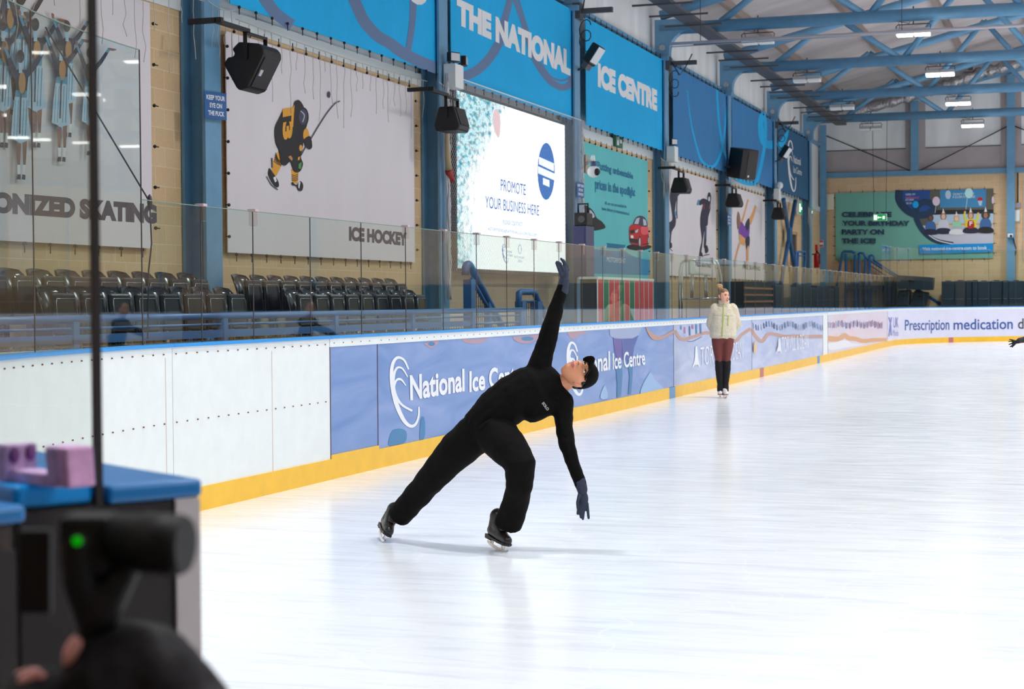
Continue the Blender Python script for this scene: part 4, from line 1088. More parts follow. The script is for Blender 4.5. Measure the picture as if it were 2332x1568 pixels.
# equipment cabinet and kit boxed up on a shelf beside the net
q0, q1 = onx(1331, 575, -9.4), onx(1360, 518, -9.4)
t = thing('equipment_cabinet', 'dark blue steel equipment cabinet in front of the car banner\'s left edge', 'cabinet', (-9.5, q0.y, q0.z))
z0 = 2.02; yc = onx(1345, 550, -9.35).y
obj('cabinet', MB().bb(-9.62, -9.36, yc-.3, yc+.3, z0, q1.z), M('dark_blue_enamel', (50, 52, 92), .35, G), t, bevel=.01); obj('door', MB().bb(-9.59, -9.39, yc-.312, yc-.3, z0+.04, q1.z-.05), M('dark_blue_enamel', (50, 52, 92)), t)
zt = q1.z
obj('stand', MB().bb(-9.61, -9.57, yc-.28, yc-.22, -.02, z0).bb(-9.41, -9.37, yc-.28, yc-.22, -.02, z0).bb(-9.61, -9.57, yc+.22, yc+.28, -.02, z0).bb(-9.41, -9.37, yc+.22, yc+.28, -.02, z0), DARKM, t)
t = thing('amplifier', 'black portable amplifier with a carry frame on top of the blue cabinet', 'amplifier', (-9.4, yc, zt))
obj('body', MB().bb(-9.62, -9.36, yc-.24, yc+.2, zt, zt+.26), BLACKP, t, bevel=.02); obj('knob', MB().tube((-9.46, yc-.24, zt+.13), (-9.46, yc-.27, zt+.13), .07, 14), DARKM, t)
obj('handle', MB().loft([(-9.6, yc, zt+.25), (-9.6, yc, zt+.44), (-9.4, yc, zt+.44), (-9.4, yc, zt+.25)], .022, 8), BLACKP, t)
# black cord by the tall glass
a, b_ = onx(104, 62, -6.52), onx(341, 460, -6.52); c_ = onx(336, 770, -6.6)
t = thing('hanging_cord', 'thin dark cord slanting down past the skating-team banner to the glass clip', 'cord', b_)
obj('line', MB().tube(a, b_, .006, 6), WIRE, t); obj('tail', MB().loft([b_, b_+Vector((0, .02, -.3)), (b_+c_)/2, c_], .007, 6), WIRE, t); obj('knot', MB().ell(b_, ((.02, 0, 0), (0, .02, 0), (0, 0, .06)), 8), WIRE, t)
# ================================================================ seats
SEATM = M('glossy_black_seat', (22, 22, 29), .16, 1.0, spec=.5)
def make_seat():
    t = thing('stadium_seat', 'x', 'seat', (0, 0, 0), 'x')
    # backrest: a curved shell leaning away from the ice; local +x faces the ice
    vs, fs = [], []
    nu, nv = 9, 7
    for o in (0, -.02):
        for j in range(nv):
            v = j/(nv-1)
            for i in range(nu):
                u = -1+2*i/(nu-1)
                w = .235-.03*v
                if j == nv-1: w -= .03
                x = -.10*v*v-.04*v+.05*u*u+o
                vs.append((x, u*w, .40+.42*v-(.02*u*u if j == nv-1 else 0)))
    N = nu*nv
    for k in (0, N):
        for j in range(nv-1):
            for i in range(nu-1): fs.append((k+j*nu+i, k+j*nu+i+1, k+(j+1)*nu+i+1, k+(j+1)*nu+i))
    for i in range(nu-1): fs += [(i, i+1, N+i+1, N+i), (N-nu+i, N-nu+i+1, 2*N-nu+i+1, 2*N-nu+i)]
    for j in range(nv-1): fs += [(j*nu, (j+1)*nu, N+(j+1)*nu, N+j*nu), (j*nu+nu-1, (j+1)*nu+nu-1, N+(j+1)*nu+nu-1, N+j*nu+nu-1)]
    b = MB(); b.add(vs, fs, 0, True); obj('backrest', b, SEATM, t)
    # tipped-up seat pan
    p = MB(); p.hexa([(.09, -.2, .36), (.14, -.2, .36), (.14, .2, .36), (.09, .2, .36)], [(.06, -.19, .74), (.10, -.18, .74), (.10, .18, .74), (.06, .19, .74)]); obj('seat_pan', p, SEATM, t, bevel=.03)
    obj('pan_rim', MB().loft([(.146, -.17, .40), (.12, -.165, .66), (.115, -.15, .69), (.115, .15, .69), (.12, .165, .66), (.146, .17, .40)], .0035, 5), CHROME, t)
    obj('bracket', MB().bb(-.05, .12, -.225, -.21, .3, .5).bb(-.05, .12, .21, .225, .3, .5).bb(-.02, .04, -.225, .225, .30, .34), BLACKP, t, bevel=.004)
    obj('leg', MB().bb(-.02, .04, -.22, -.18, 0, .32), BLACKP, t); obj('leg', MB().bb(-.02, .04, .18, .22, 0, .32), BLACKP, t)
    return t
seat0 = None
def put_seat(x, y, z, label, group):
    global seat0
    if seat0 is None:
        seat0 = make_seat(); seat0.location = (x, y, z); seat0['label'] = label; seat0['group'] = group; return
    dup(seat0, (x, y, z), label, group)
tiers = MB().bb(XW, -9.3, 10.5, 25.2, -.02, 1.09).bb(-9.3, -8.8, 10.5, 25.2, -.02, .92)
struct('floor_seating_step', tiers, CONC)
for i in range(9): put_seat(-9.62, 13.75+.487*i, 1.09, 'black back-row seat below the skating-team banner, %s from the left' % ordn(i), 'back row of seats left of the column')
for i in range(8): put_seat(-9.02, 13.95+.487*i, .92, 'black front-row seat below the skating-team banner, %s from the left' % ordn(i), 'front row of seats left of the column')
for i in range(11): put_seat(-9.62, 18.95+.475*i, 1.09, 'black back-row seat below the hockey banner, %s right of the column' % ordn(i), 'back row of seats right of the column')
for i in range(9): put_seat(-9.02, 19.1+.475*i, .92, 'black front-row seat below the hockey banner, %s right of the column' % ordn(i), 'front row of seats right of the column')
struct('floor_seat_beam', MB().bb(-9.08, -9.02, 13.2, 17.9, .9, .915), DARKM)

# ================================================================ rails behind the boards
def mesh_panel(mb, x, y0, y1, z0, z1, st=.09, r=.004):
    y = y0
    while y <= y1+1e-6: mb.box((x, y, (z0+z1)/2), (r*2, r*2, z1-z0)); y += st
    z = z0
    while z <= z1+1e-6: mb.box((x, (y0+y1)/2, z), (r*2, y1-y0, r*2)); z += st*1.6
t = thing('barrier_rail', 'blue two-rail barrier with a plank and wire mesh below the seats', 'barrier', (-7.6, 18, 0))
obj('top_rail', MB().tube((-7.6, 8.5, 1.44), (-7.6, 23.4, 1.44), .032, 12), RAILB, t)
obj('middle_rail', MB().tube((-7.6, 8.5, 1.365), (-7.6, 23.4, 1.365), .012, 8), RAILB, t)
obj('plank', MB().bb(-7.62, -7.58, 8.5, 21.2, 1.245, 1.315), RAILB, t)
obj('lower_rail', MB().tube((-7.6, 20.5, 1.27), (-7.6, 23.4, 1.27), .016, 8), RAILB, t)
for y in (9.5, 12.0, 14.5, 17.0, 19.2, 21.3, 23.3): obj('post', MB().bb(-7.635, -7.565, y-.04, y+.04, -.02, 1.42), RAILB, t)
m = MB(); mesh_panel(m, -7.6, 8.5, 23.3, .5, 1.24, .09); obj('mesh_panel', m, DARKM, t)
struct('trim_bench_front', MB().bb(-7.3, -7.26, 8, 28, .3, 1.22), M('pale_bench_panel', (170, 172, 170), .6, G))
# stair rails
def X8(px, py): return onx(px, py, -8.3)
t = thing('stair_rail', 'dark blue sloping stair rail with a looped top and mesh infill below the screen', 'rail', (-8.3, X8(1066, 700).y, -.02))
pt = lambda px, py: X8(1000+px/6.03, 520+py/6.03)
obj('top_rail', MB().loft([pt(360, 640), pt(360, 540), pt(375, 500), pt(400, 490), pt(425, 510), pt(470, 600), pt(660, 970), pt(830, 1290), pt(930, 1480)], .055, 12), RAILB, t)
obj('lower_rail', MB().tube(pt(445, 690), pt(780, 1290), .03, 8), RAILB, t)
p = pt(415, 700); obj('post', MB().bb(-8.36, -8.24, p.y-.09, p.y+.09, -.02, p.z), RAILB, t)
p = pt(675, 1100); obj('post', MB().bb(-8.34, -8.26, p.y-.07, p.y+.07, -.02, p.z+.1), RAILB, t)
m = MB(); y0, y1 = pt(460, 800).y, pt(640, 800).y; mesh_panel(m, -8.3, y0, y1, .6, pt(500, 870).z, .08, .005); obj('mesh_infill', m, DARKM, t)
t = thing('stair_rail', 'dark blue rail with a square loop and mesh infill right of the sloping one', 'rail', (-8.3, X8(1190, 700).y, -.02))
obj('top_rail', MB().loft([pt(1095, 1290), pt(1095, 960), pt(1095, 890), pt(1120, 870), pt(1290, 870), pt(1315, 890), pt(1350, 980), pt(1480, 1240), pt(1560, 1400)], .05, 12), RAILB, t)
a, b_ = pt(1120, 1000), pt(1340, 1000)
obj('post', MB().bb(-8.36, -8.24, a.y-.1, a.y+.1, -.02, a.z), RAILB, t); obj('post', MB().bb(-8.36, -8.24, b_.y-.12, b_.y+.12, -.02, a.z), RAILB, t)
obj('middle_rail', MB().tube(a, b_, .02, 8), RAILB, t)
m = MB(); mesh_panel(m, -8.3, a.y+.12, b_.y-.12, .6, a.z-.02, .09, .006); obj('mesh_infill', m, DARKM, t)

# striped stall front
REDS, GREENS = M('stall_red', (186, 62, 62), .6, G), M('stall_green', (52, 112, 74), .6, G)
y0, y1, z1 = onx(1360, 632, -8.0).y, onx(1486, 635, -8.0).y, 1.97
t = thing('striped_stall', 'low stall front of red and green upright stripes with white edging', 'stall', (-8.1, (y0+y1)/2, -.02))
fr = MB(); fr.bb(-8.3, -8.0, y0, y1, -.02, z1-.04); obj('counter', fr, DARKM, t)
cols = [0, 1, 0, 0, 1, 0, 1, 0, 0, 0, 0]
for i, c in enumerate(cols):
    w = (y1-y0)/len(cols); obj('stripe', MB().bb(-8.0, -7.985, y0+w*i+.03, y0+w*(i+1)-.03, .2, z1-.05), (REDS, GREENS)[c], t)
obj('edging', MB().bb(-8.32, -7.98, y0-.03, y1+.03, z1-.04, z1).bb(-8.0, -7.992, y0-.03, y1+.03, 0.1, z1-.04), WHITEP, t)

# judge's high chair in a chrome frame
q = onx(1600, 690, -7.55)
t = thing('high_chair', 'white moulded high chair inside a bent chrome tube frame behind the glass', 'chair', (-7.55, q.y, -.02))
r = CR.copy(); r.z = 0; r.normalize(); f = Vector((-r.y, r.x, 0))
o = Vector((-7.55, q.y, 0))
S = q.y/q.y*(o-CAMP).dot(CF)/FPX
def hc(px, py, d=0.0):
    return CAMP+(CF+CR*((px-CX)/FPX)-CU*((py-CY)/FPX))*((o-CAMP).dot(CF))+f*d
z8 = lambda x, y, d=0.0: hc(1500+x/4.612, 560+y/4.612, d)
def ground(p): return Vector((p.x, p.y, -.02))
for d in (-.28, .28):
    A = z8(228, 400, d); obj('frame', MB().loft([ground(z8(225, 600, d)), A, z8(236, 240, d), z8(250, 180, d), z8(275, 152, d), z8(330, 150, d), z8(560, 150, d), z8(590, 160, d), z8(612, 200, d), z8(640, 330, d), ground(z8(720, 700, d))], .02, 10), CHROME, t)
for xx, yy in ((228, 400), (420, 550)): obj('cross_bar', MB().tube(z8(xx, yy, -.28), z8(xx, yy, .28), .014, 8), CHROME, t)
obj('foot_bar', MB().tube(z8(230, 555, -.28), z8(660, 545, -.28), .014, 8), CHROME, t)
b = MB(); prof = [(318, 160), (330, 140), (350, 148), (372, 180), (382, 240), (395, 268), (430, 276), (520, 285), (550, 300), (548, 312), (500, 304), (440, 300), (360, 300), (330, 298), (318, 285)]
b.prism([z8(x, y, -.2) for x, y in prof], f*.4); obj('seat_shell', b, M('white_moulded_seat', (214, 224, 220), .35, .9), t, bevel=.012)
for x, d in ((352, -.16), (352, .16), (495, -.16), (495, .16)): obj('seat_leg', MB().tube(z8(x, 300, d), z8(x-4 if x < 400 else x+2, 560, d), .012, 8), CHROME, t)

# ================================================================ far end of the left wall
t = thing('cross_brace', 'pair of blue tubes crossed in an X before the far brick bay', 'brace', (-10.1, 60.9, -.02))
W8 = lambda px, py: onx(px, py, -10.08)
def ext(a, b, z): d = b-a; return a+d*((z-a.z)/d.z)
A, B_ = W8(1784, 453), W8(1809, 610); C_, D_ = W8(1811, 457), W8(1785, 608)
obj('tube', MB().tube(A, ext(A, B_, .1), .075, 12), RAILB, t); obj('tube', MB().tube(C_, ext(C_, D_, .1), .075, 12), RAILB, t)
c = (A+B_)/2; obj('gusset', MB().box(c+Vector((.02, 0, -.02)), (.12, .5, .5)), RAILB, t)
DOORM = M('dark_doorway', (60, 52, 52), .7, G)
y0, y1 = W8(1813, 560).y, W8(1823, 560).y
struct('door_1', MB().bb(XW-.1, XW+.02, y0, y1, 0, 3.9).bb(XW, XW+.06, y0-.12, y0, 0, 4.0, 1).bb(XW, XW+.06, y1, y1+.12, 0, 4.0, 1).bb(XW, XW+.06, y0-.12, y1+.12, 3.9, 4.02, 1), [DOORM, M('tan_door_frame', (178, 140, 104), .6, G)])
y0, y1 = W8(1846, 560).y, W8(1852, 560).y
struct('door_2', MB().bb(XW-.1, XW+.02, y0, y1, 0, 3.9).bb(XW, XW+.06, y0-.12, y0, 0, 4.0, 1).bb(XW, XW+.06, y1, y1+.12, 0, 4.0, 1).bb(XW, XW+.06, y0-.12, y1+.12, 3.9, 4.02, 1), [DOORM, M('tan_door_frame', (178, 140, 104))])
EXG = E('exit_sign_green', (30, 150, 80), 1.0); EXW = E('exit_sign_white', (220, 255, 240), 1.6); GRNP = M('exit_plate_green', (50, 110, 80), .5)
for px, py, l in ((1824, 474, 'lit green and white exit sign over the first far doorway'), (1848, 482, 'lit green and white exit sign over the doorway by the corner')):
    q = W8(px, py); t = thing('exit_sign', l, 'sign', q, 'lit exit signs')
    obj('box', MB().bb(-10.2, -10.1, q.y-.35, q.y+.35, q.z-.22, q.z+.22), WHITEP, t)
    obj('face', MB().bb(-10.1, -10.09, q.y-.33, q.y+.33, q.z-.2, q.z+.2), EXG, t)
    m = MB(); m.bb(-10.088, -10.086, q.y-.3, q.y+.0, q.z-.14, q.z+.16); m.bb(-10.088, -10.086, q.y+.08, q.y+.28, q.z-.05, q.z+.05); obj('symbol', m, EXW, t)
    obj('mount', MB().bb(XW, -10.2, q.y-.1, q.y+.1, q.z-.1, q.z+.1), WHITEP, t)
q = onx(1410, 321, -10.2); t = thing('exit_sign', 'small unlit green running-man plate under the right bright blue banner', 'sign', q)
obj('plate', MB().bb(-10.26, -10.2, q.y-.32, q.y+.32, q.z-.14, q.z+.14), GRNP, t); obj('symbol', MB().bb(-10.2, -10.195, q.y-.2, q.y-.02, q.z-.1, q.z+.1).bb(-10.2, -10.195, q.y+.06, q.y+.24, q.z-.04, q.z+.04), WHITEP, t)
# extinguisher, call point, notice
q = onx(1863, 592, -9.95); t = thing('fire_extinguisher', 'red fire extinguisher hanging on the far corner of the left wall', 'fire extinguisher', (-10.0, q.y, q.z-.28))
obj('cylinder', MB().loft([(-10.0, q.y, q.z-.29), (-10.0, q.y, q.z-.28), (-10.0, q.y, q.z+.18), (-10.0, q.y, q.z+.26), (-10.0, q.y, q.z+.30)], [.09, .11, .11, .08, .03], 16), M('extinguisher_red', (168, 26, 34), .3, G), t)
obj('valve', MB().bb(-10.03, -9.97, q.y-.03, q.y+.03, q.z+.29, q.z+.36), BLACKP, t); obj('hose', MB().loft([(-9.97, q.y-.03, q.z+.33), (-9.87, q.y-.08, q.z+.2), (-9.87, q.y-.1, q.z-.15)], .015, 8), BLACKP, t)
obj('label', MB().bb(-9.895, -9.885, q.y-.04, q.y+.05, q.z-.1, q.z+.1), WHITEP, t); obj('wall_hook', MB().bb(XW, -10.05, q.y-.02, q.y+.02, q.z+.2, q.z+.25), DARKM, t)
q = onx(1859.5, 564, -10.24); tag(obj('call_point', MB().bb(XW, -10.2, q.y-.12, q.y+.12, q.z-.12, q.z+.12), M('call_point_red', (180, 34, 40), .4, G), bevel=.01), 'small red fire call point above the extinguisher', 'alarm')
q = ony(1870, 554, YE-.33); t = thing('notice_board', 'small red and white notice on the corner steel post', 'notice', q)
obj('plate', MB().bb(q.x-.09, q.x+.09, YE-.335, YE-.321, q.z-.14, q.z+.14), WHITEP, t); obj('print', MB().bb(q.x-.08, q.x+.08, YE-.338, YE-.335, q.z+.04, q.z+.13).bb(q.x-.08, q.x+.08, YE-.338, YE-.335, q.z-.13, q.z-.05), M('notice_red', (186, 70, 72), .5, G), t)
t = thing('hand_rail', 'dark blue square-topped hand rail before the far doorways', 'rail', (-9.4, 62, 0))
q = [onx(x, y, -9.4) for x, y in ((1812, 640), (1812, 573), (1833, 573), (1834, 590), (1828, 640))]
obj('rail', MB().loft(q, .04, 10), RAILB, t); obj('middle_rail', MB().tube(onx(1812, 582, -9.4), onx(1833, 582, -9.4), .02, 8), RAILB, t); obj('post', MB().tube(ground(q[0]), onx(1816, 575, -9.4)*1, .06, 10), RAILB, t); obj('post', MB().tube(ground(q[4]), q[4], .04, 10), RAILB, t)
q = ony(1884, 460, YE-.05); q.x += .12; tag(obj('junction_box', MB().bb(q.x-.14, q.x+.14, YE-.14, YE, q.z-.32, q.z+.32), M('cream_plastic', (214, 204, 184), .5, G), bevel=.02), 'cream junction box on the end wall beside the corner post', 'box')

# ================================================================ end wall
ew = lambda px, py: ony(px, py, YE-.06)
a, b_ = ew(1903, 592.5), ew(2262, 430)
TEALF = fabric('teal_banner_fabric', (112, 172, 158), .78, .15)
t = thing('wall_banner', 'wide teal birthday-party banner with a photo of children on the end wall', 'banner', (a.x, YE-.06, a.z))
obj('fabric', MB().bb(a.x, b_.x, YE-.06, YE-.045, a.z, b_.z), TEALF, t)
L = t.location
n = 13
for i in range(n):
    x = a.x+(b_.x-a.x)*(i+.3)/n
    for z, rr in ((a.z-.03, PI), (b_.z+.02, 0)):
        o = bpy.data.objects.new('bungee_tie', TIEME); COL.objects.link(o); o.parent = t; o.location = Vector((x, YE-.09, z))-L; o.rotation_euler = (rr, 0, 0)
for i in range(7):
    z = a.z+(b_.z-a.z)*(i+.5)/7
    for x, rr in ((a.x-.03, -PI/2), (b_.x+.03, PI/2)):
        o = bpy.data.objects.new('bungee_tie', TIEME); COL.objects.link(o); o.parent = t; o.location = Vector((x, YE-.09, z))-L; o.rotation_euler = (0, rr, 0)
ZE = (1860, 380, 1609/472.0)
P = Print(ew, (0, -1, 0), ZE)
NVB = M('deep_navy_print', (34, 58, 84), .7, G); ICEP = M('rink_ice_print', (184, 184, 196), .7, G); DBLU = M('royal_blue_print', (40, 74, 138), .7, G); MBL = M('poster_blue_print', (62, 128, 172), .7, G); STRIP = M('strip_blue_print', (0, 136, 204), .7, G); DKG = M('dark_wall_print', (90, 88, 78), .7, G)
SKN = [M('child_skin_%s' % k, c, .7, G) for k, c in (('a', (112, 76, 62)), ('b', (222, 178, 158)), ('c', (226, 184, 160)), ('d', (210, 160, 130)), ('e', (156, 106, 78)))]
P.poly([(648, 182), (1372, 168), (1372, 592), (1010, 600), (900, 560), (820, 480), (780, 400), (740, 370), (690, 330), (650, 250)], DKG)
P.poly([(655, 182), (880, 178), (878, 345), (740, 345), (672, 300)], DBLU)
P.text('rates on', (690, 222), (690, 204), (764, 202), (764, 218), WHP, 0); P.text('selected', (690, 244), (690, 228), (790, 228), (790, 244), REDL, 0); P.text('£7,000', (690, 264), (690, 246), (754, 246), (754, 264), WHP, 0); P.text('set cars', (696, 288), (696, 272), (740, 272), (740, 288), WHP, 0)
P.poly([(958, 178), (1315, 170), (1312, 312), (958, 316)], MBL); P.text("DON'T FORGET", (1060, 220), (1060, 202), (1224, 200), (1224, 218), WHP, 0); P.text('A SLUSH POP HERE!', (1054, 242), (1054, 224), (1230, 222), (1230, 240), WHP, 0)
P.ell((1020, 215), 22, 34, SKY1); P.ell((1268, 252), 22, 18, REDP); P.poly([(1250, 262), (1286, 262), (1278, 300), (1262, 300)], SKY1)
P.poly([(880, 335), (1372, 330), (1372, 370), (880, 385)], BLKP); P.poly([(880, 372), (1372, 360), (1372, 440), (880, 440)], SKY1); P.poly([(860, 440), (1372, 436), (1372, 455), (860, 462)], GOLDP)
P.poly([(800, 455), (1372, 450), (1372, 592), (1010, 600), (900, 560), (830, 500)], ICEP)
P.stroke([(640, 180), (642, 260), (700, 335), (780, 372), (860, 365), (905, 330), (890, 285), (830, 270), (780, 310), (775, 400), (830, 500), (920, 570), (1060, 600)], (60, 52, 34), NVB); P.stroke([(860, 520), (940, 570), (1060, 598)], 8, WHP)
def kid(x, y, s, coat, skin, hair, legs, hat=True, up=False, big=False):
    P.ell((x, y), (34 if big else 24)*s, (36 if big else 30)*s, hair)
    P.smooth([(x-40*s, y+100*s), (x-34*s, y+40*s), (x, y+26*s), (x+34*s, y+40*s), (x+40*s, y+100*s)], coat)
    P.ell((x, y+4*s), 16*s, 21*s, skin)
    P.smooth([(x-62*s, y+130*s), (x-40*s, y+95*s), (x+40*s, y+95*s), (x+62*s, y+130*s), (x, y+140*s)], legs)
    if hat: P.poly([(x-11*s, y-22*s), (x+11*s, y-24*s), (x-2*s, y-62*s)], WHP)
    if up:
        P.stroke([(x-32*s, y+50*s), (x-50*s, y+10*s), (x-44*s, y-20*s)], 16*s, coat); P.stroke([(x+32*s, y+50*s), (x+54*s, y+20*s), (x+58*s, y-8*s)], 16*s, coat); P.ell((x-44*s, y-26*s), 9*s, 9*s, skin); P.ell((x+58*s, y-14*s), 9*s, 9*s, skin)
kid(885, 395, .95, M('denim_print', (58, 98, 148), .7, G), SKN[0], HAIRP, NVP, False); kid(984, 382, 1, M('grey_coat_print', (196, 196, 204), .7, G), SKN[1], HAIRB, NVP)
kid(1086, 398, .92, SILV, SKN[2], TANP, WHP); kid(1196, 376, 1.0, M('yellow_coat_print', (232, 196, 40), .7, G), SKN[3], HAIRB, NVP, True, True); P.smooth([(1176, 420), (1216, 418), (1220, 470), (1174, 472)], REDP); P.text('F', (1186, 455), (1186, 422), (1210, 420), (1210, 454), WHP, .04)
kid(1312, 372, 1.02, M('denim_print', (58, 98, 148)), SKN[4], HAIRP, BLKP, True, False, True)
P.poly([(1056, 428), (1122, 424), (1122, 462), (1056, 464)], M('mint_print', (140, 200, 160), .7, G))
for x, y, rx, ry, m in ((928, 266, 29, 36, M('pink_balloon_print', (224, 190, 204), .7, G)), (1182, 204, 32, 40, M('pale_balloon_print', (170, 212, 226), .7, G)), (1368, 258, 9, 30, M('pink_balloon_print', (224, 190, 204))), (768, 292, 24, 27, CYP)): P.ell((x, y), rx, ry, m)
P.stroke([(926, 302), (920, 358)], 3, WHP, 1); P.stroke([(1170, 242), (1158, 330)], 3, WHP, 1)
P.poly([(795, 606), (1370, 592), (1370, 660), (798, 675)], STRIP)
P.text('Visit national-ice-centre.com to book', (824, 648), (824, 624), (1322, 612), (1322, 640), WHP, .02)
for s, y0, y1, x0, x1 in (('CELEBRATE', 349, 389, 195, 583), ('YOUR BIRTHDAY', 417, 457, 197, 724), ('PARTY ON', 484, 525, 195, 525), ('THE ICE!', 553, 594, 195, 460)): P.text(s, (x0, y1), (x0, y0), (x1, y0), (x1, y1), NVB, .05)
P.done('print', t)
# hanging exit sign
q = ony(2004, 495, 65.5)
t = thing('exit_sign', 'hanging green exit sign with a white arrow before the teal banner', 'sign', q)
obj('box', MB().bb(q.x-.25, q.x+.25, 65.46, 65.54, q.z-.13, q.z+.13), WHITEP, t, bevel=.008); obj('face', MB().bb(q.x-.235, q.x+.235, 65.452, 65.46, q.z-.115, q.z+.115), EXG, t)
m = MB(); m.bb(q.x-.215, q.x-.10, 65.448, 65.452, q.z-.09, q.z+.09); m.bb(q.x-.06, q.x+.06, 65.448, 65.452, q.z-.015, q.z+.015); m.flat([(q.x-.09, 65.449, q.z), (q.x-.04, 65.449, q.z+.05), (q.x-.04, 65.449, q.z-.05)]); m.bb(q.x+.1, q.x+.18, 65.448, 65.452, q.z-.06, q.z+.05); obj('symbol', m, EXW, t)
for dx in (-.22, .22): obj('hanger', MB().tube((q.x+dx, 65.5, q.z+.12), (q.x+dx*1.2, 65.5, ZC-.12), .008, 6), WIRE, t)
# small boxes and camera by the right-hand post
q = ew(2313, 491); tag(obj('junction_box', MB().bb(q.x-.15, q.x+.15, YE-.16, YE, q.z-.22, q.z+.22), WHITEP, bevel=.03), 'white junction box with a cable above it right of the end-wall post', 'box')
tag(obj('junction_box', MB().bb(q.x-.06, q.x+.2, YE-.1, YE, q.z+.3, q.z+.5), M('grey_plastic', (150, 140, 140), .5, G), bevel=.02), 'small grey junction box above the white one on the end wall', 'box')
tag(obj('conduit', MB().tube((q.x-.1, YE-.05, q.z+.2), (q.x-.1, YE-.05, 6.5), .03, 8).tube((q.x+.08, YE-.05, q.z+.5), (q.x+.08, YE-.05, 6.5), .02, 8), WIRE), 'dark cable conduit running up the end wall beside the post', 'conduit')
q = ew(2302, 537); t = thing('security_camera', 'small white bullet camera on the post right of the teal banner', 'camera', q)
obj('body', MB().bb(q.x-.1, q.x+.1, YE-.62, YE-.34, q.z-.07, q.z+.07), WHITEP, t, bevel=.02); obj('lens', MB().tube((q.x+.03, YE-.63, q.z-.02), (q.x+.03, YE-.6, q.z-.02), .05, 10), BLACKP, t); obj('mount', MB().bb(q.x-.03, q.x+.03, YE-.36, YE-.3, q.z-.05, q.z+.05), WHITEP, t); obj('cable', MB().loft([(q.x+.1, YE-.36, q.z-.1), (q.x+.2, YE-.3, q.z-.5), (q.x+.18, YE-.28, q.z-.75), (q.x+.1, YE-.3, q.z-.4)], .02, 6), WIRE, t)
# a second banner's edge beyond the frame
b2e = thing('wall_banner', 'pale banner on the end wall cut off by the right edge of the photo', 'banner', (ew(2331, 520).x, YE-.05, 3.0)); x0 = ew(2331.5, 520).x
obj('fabric', MB().bb(x0, x0+5, YE-.06, YE-.045, 3.0, 5.9), BANW, b2e)
# far stair rails and landing
F7 = lambda px, py: ony(px, py, 69.9)
z6 = lambda x, y: F7(1860+x/3.409, 380+y/3.409)
t = thing('stair_rail', 'dark blue railed landing with a long double handrail sloping down right, before the teal banner', 'rail', (F7(1940, 620).x, 69.9, -.02))
obj('outer_rail', MB().loft([z6(150, 960), z6(178, 800), z6(200, 665), z6(212, 655), z6(270, 657), z6(300, 668)], .05, 10), RAILB, t)
for x, y in ((226, 672), (297, 680), (328, 680), (376, 705), (410, 690)): p = z6(x, y); obj('post', MB().tube((p.x, p.y, -.02), p, .05, 10), RAILB, t)
obj('slope_rail', MB().loft([z6(318, 680), z6(330, 668), z6(360, 668), z6(372, 690), z6(400, 715), z6(560, 820), z6(620, 850), z6(760, 940), z6(960, 1070)], .045, 10), RAILB, t)
obj('slope_rail', MB().loft([z6(405, 715), z6(408, 690), z6(425, 684), z6(440, 690), z6(450, 725), z6(620, 838), z6(800, 960), z6(960, 1060)], .045, 10), RAILB, t)
obj('lower_rail', MB().tube(z6(400, 755), z6(780, 1000), .02, 8), RAILB, t)
m = MB()
for i in range(14):
    p = z6(240+i*22, 0); zt = z6(0, 690 if i < 6 else 690+(i-6)*13).z; m.box((p.x, 69.9, 1.9), (.012, .012, 2*(zt-1.9-.15)))
obj('balusters', m, DARKM, t); obj('landing', MB().bb(z6(230, 0).x, z6(620, 0).x, 69.7, YE-.02, 1.95, 2.1), DARKM, t)

# crash mats
MATB = M('navy_mat_vinyl', (34, 46, 58), .4, G, .12, 2.5, .2); MATL = M('white_mat_mark', (150, 156, 160), .5)
edges = [2144, 2173, 2199, 2214, 2226, 2255, 2283, 2296, 2332, 2362, 2392]
for i in range(len(edges)-1):
    Y = 69.3+.05*(i % 3); x0, x1 = ony(edges[i], 670, Y).x, ony(edges[i+1], 670, Y).x; z1 = ony(edges[i], 640-(i % 2), Y).z
    t = thing('crash_mat', 'upright navy crash mat behind the end glass, %s from the left of the standing row' % ordn(i), 'mat', ((x0+x1)/2, Y, -.02), 'standing crash mats')
    obj('cushion', MB().bb(x0+.002, x1-.002, Y, Y+.5, -.02, z1), MATB, t, bevel=.025)
    obj('strap', MB().loft([(x0+.05, Y-.01, 1.55), ((x0+x1)/2, Y-.015, 1.53), (x1-.05, Y-.01, 1.55)], [(.006, .012)]*3, 6), MATL, t)
    obj('handle', MB().bb((x0+x1)/2-.1, (x0+x1)/2+.1, Y+.1, Y+.2, z1-.01, z1+.025), BLACKP, t)
zl = lambda x, y, Y=69.2: ony(1960+x/6.269, 540+y/6.269, Y)
def lean(pts, label, d=.45, Y=69.2):
    q = [zl(x, y, Y) for x, y in pts]; b = MB(); b.prism(q, (0, d, 0)); t = thing('crash_mat', label, 'mat', q[0], 'piled crash mats'); obj('cushion', b, MATB, t, bevel=.06)
    a, b_ = q[0].lerp(q[-1], .35), q[1].lerp(q[-2], .35); obj('handle', MB().tube(a.lerp(b_, .4)+Vector((0, -.02, 0)), a.lerp(b_, .6)+Vector((0, -.02, 0)), .03, 8), BLACKP, t)
lean([(510, 540), (940, 565), (1040, 575), (1025, 750), (940, 755), (515, 735)], 'navy crash mat lying on top of the leaning pile left of the standing row', .7, 69.0)
lean([(540, 760), (715, 745), (690, 985), (495, 990)], 'navy crash mat leaning left under the top mat', .5); lean([(765, 755), (975, 785), (925, 985), (690, 985)], 'navy crash mat leaning under the right end of the top mat', .5, 69.25)
lean([(330, 560), (510, 560), (490, 985), (330, 985)], 'dark crash mat standing at the left end of the leaning pile', .5, 69.3)
p0 = zl(90, 0).x
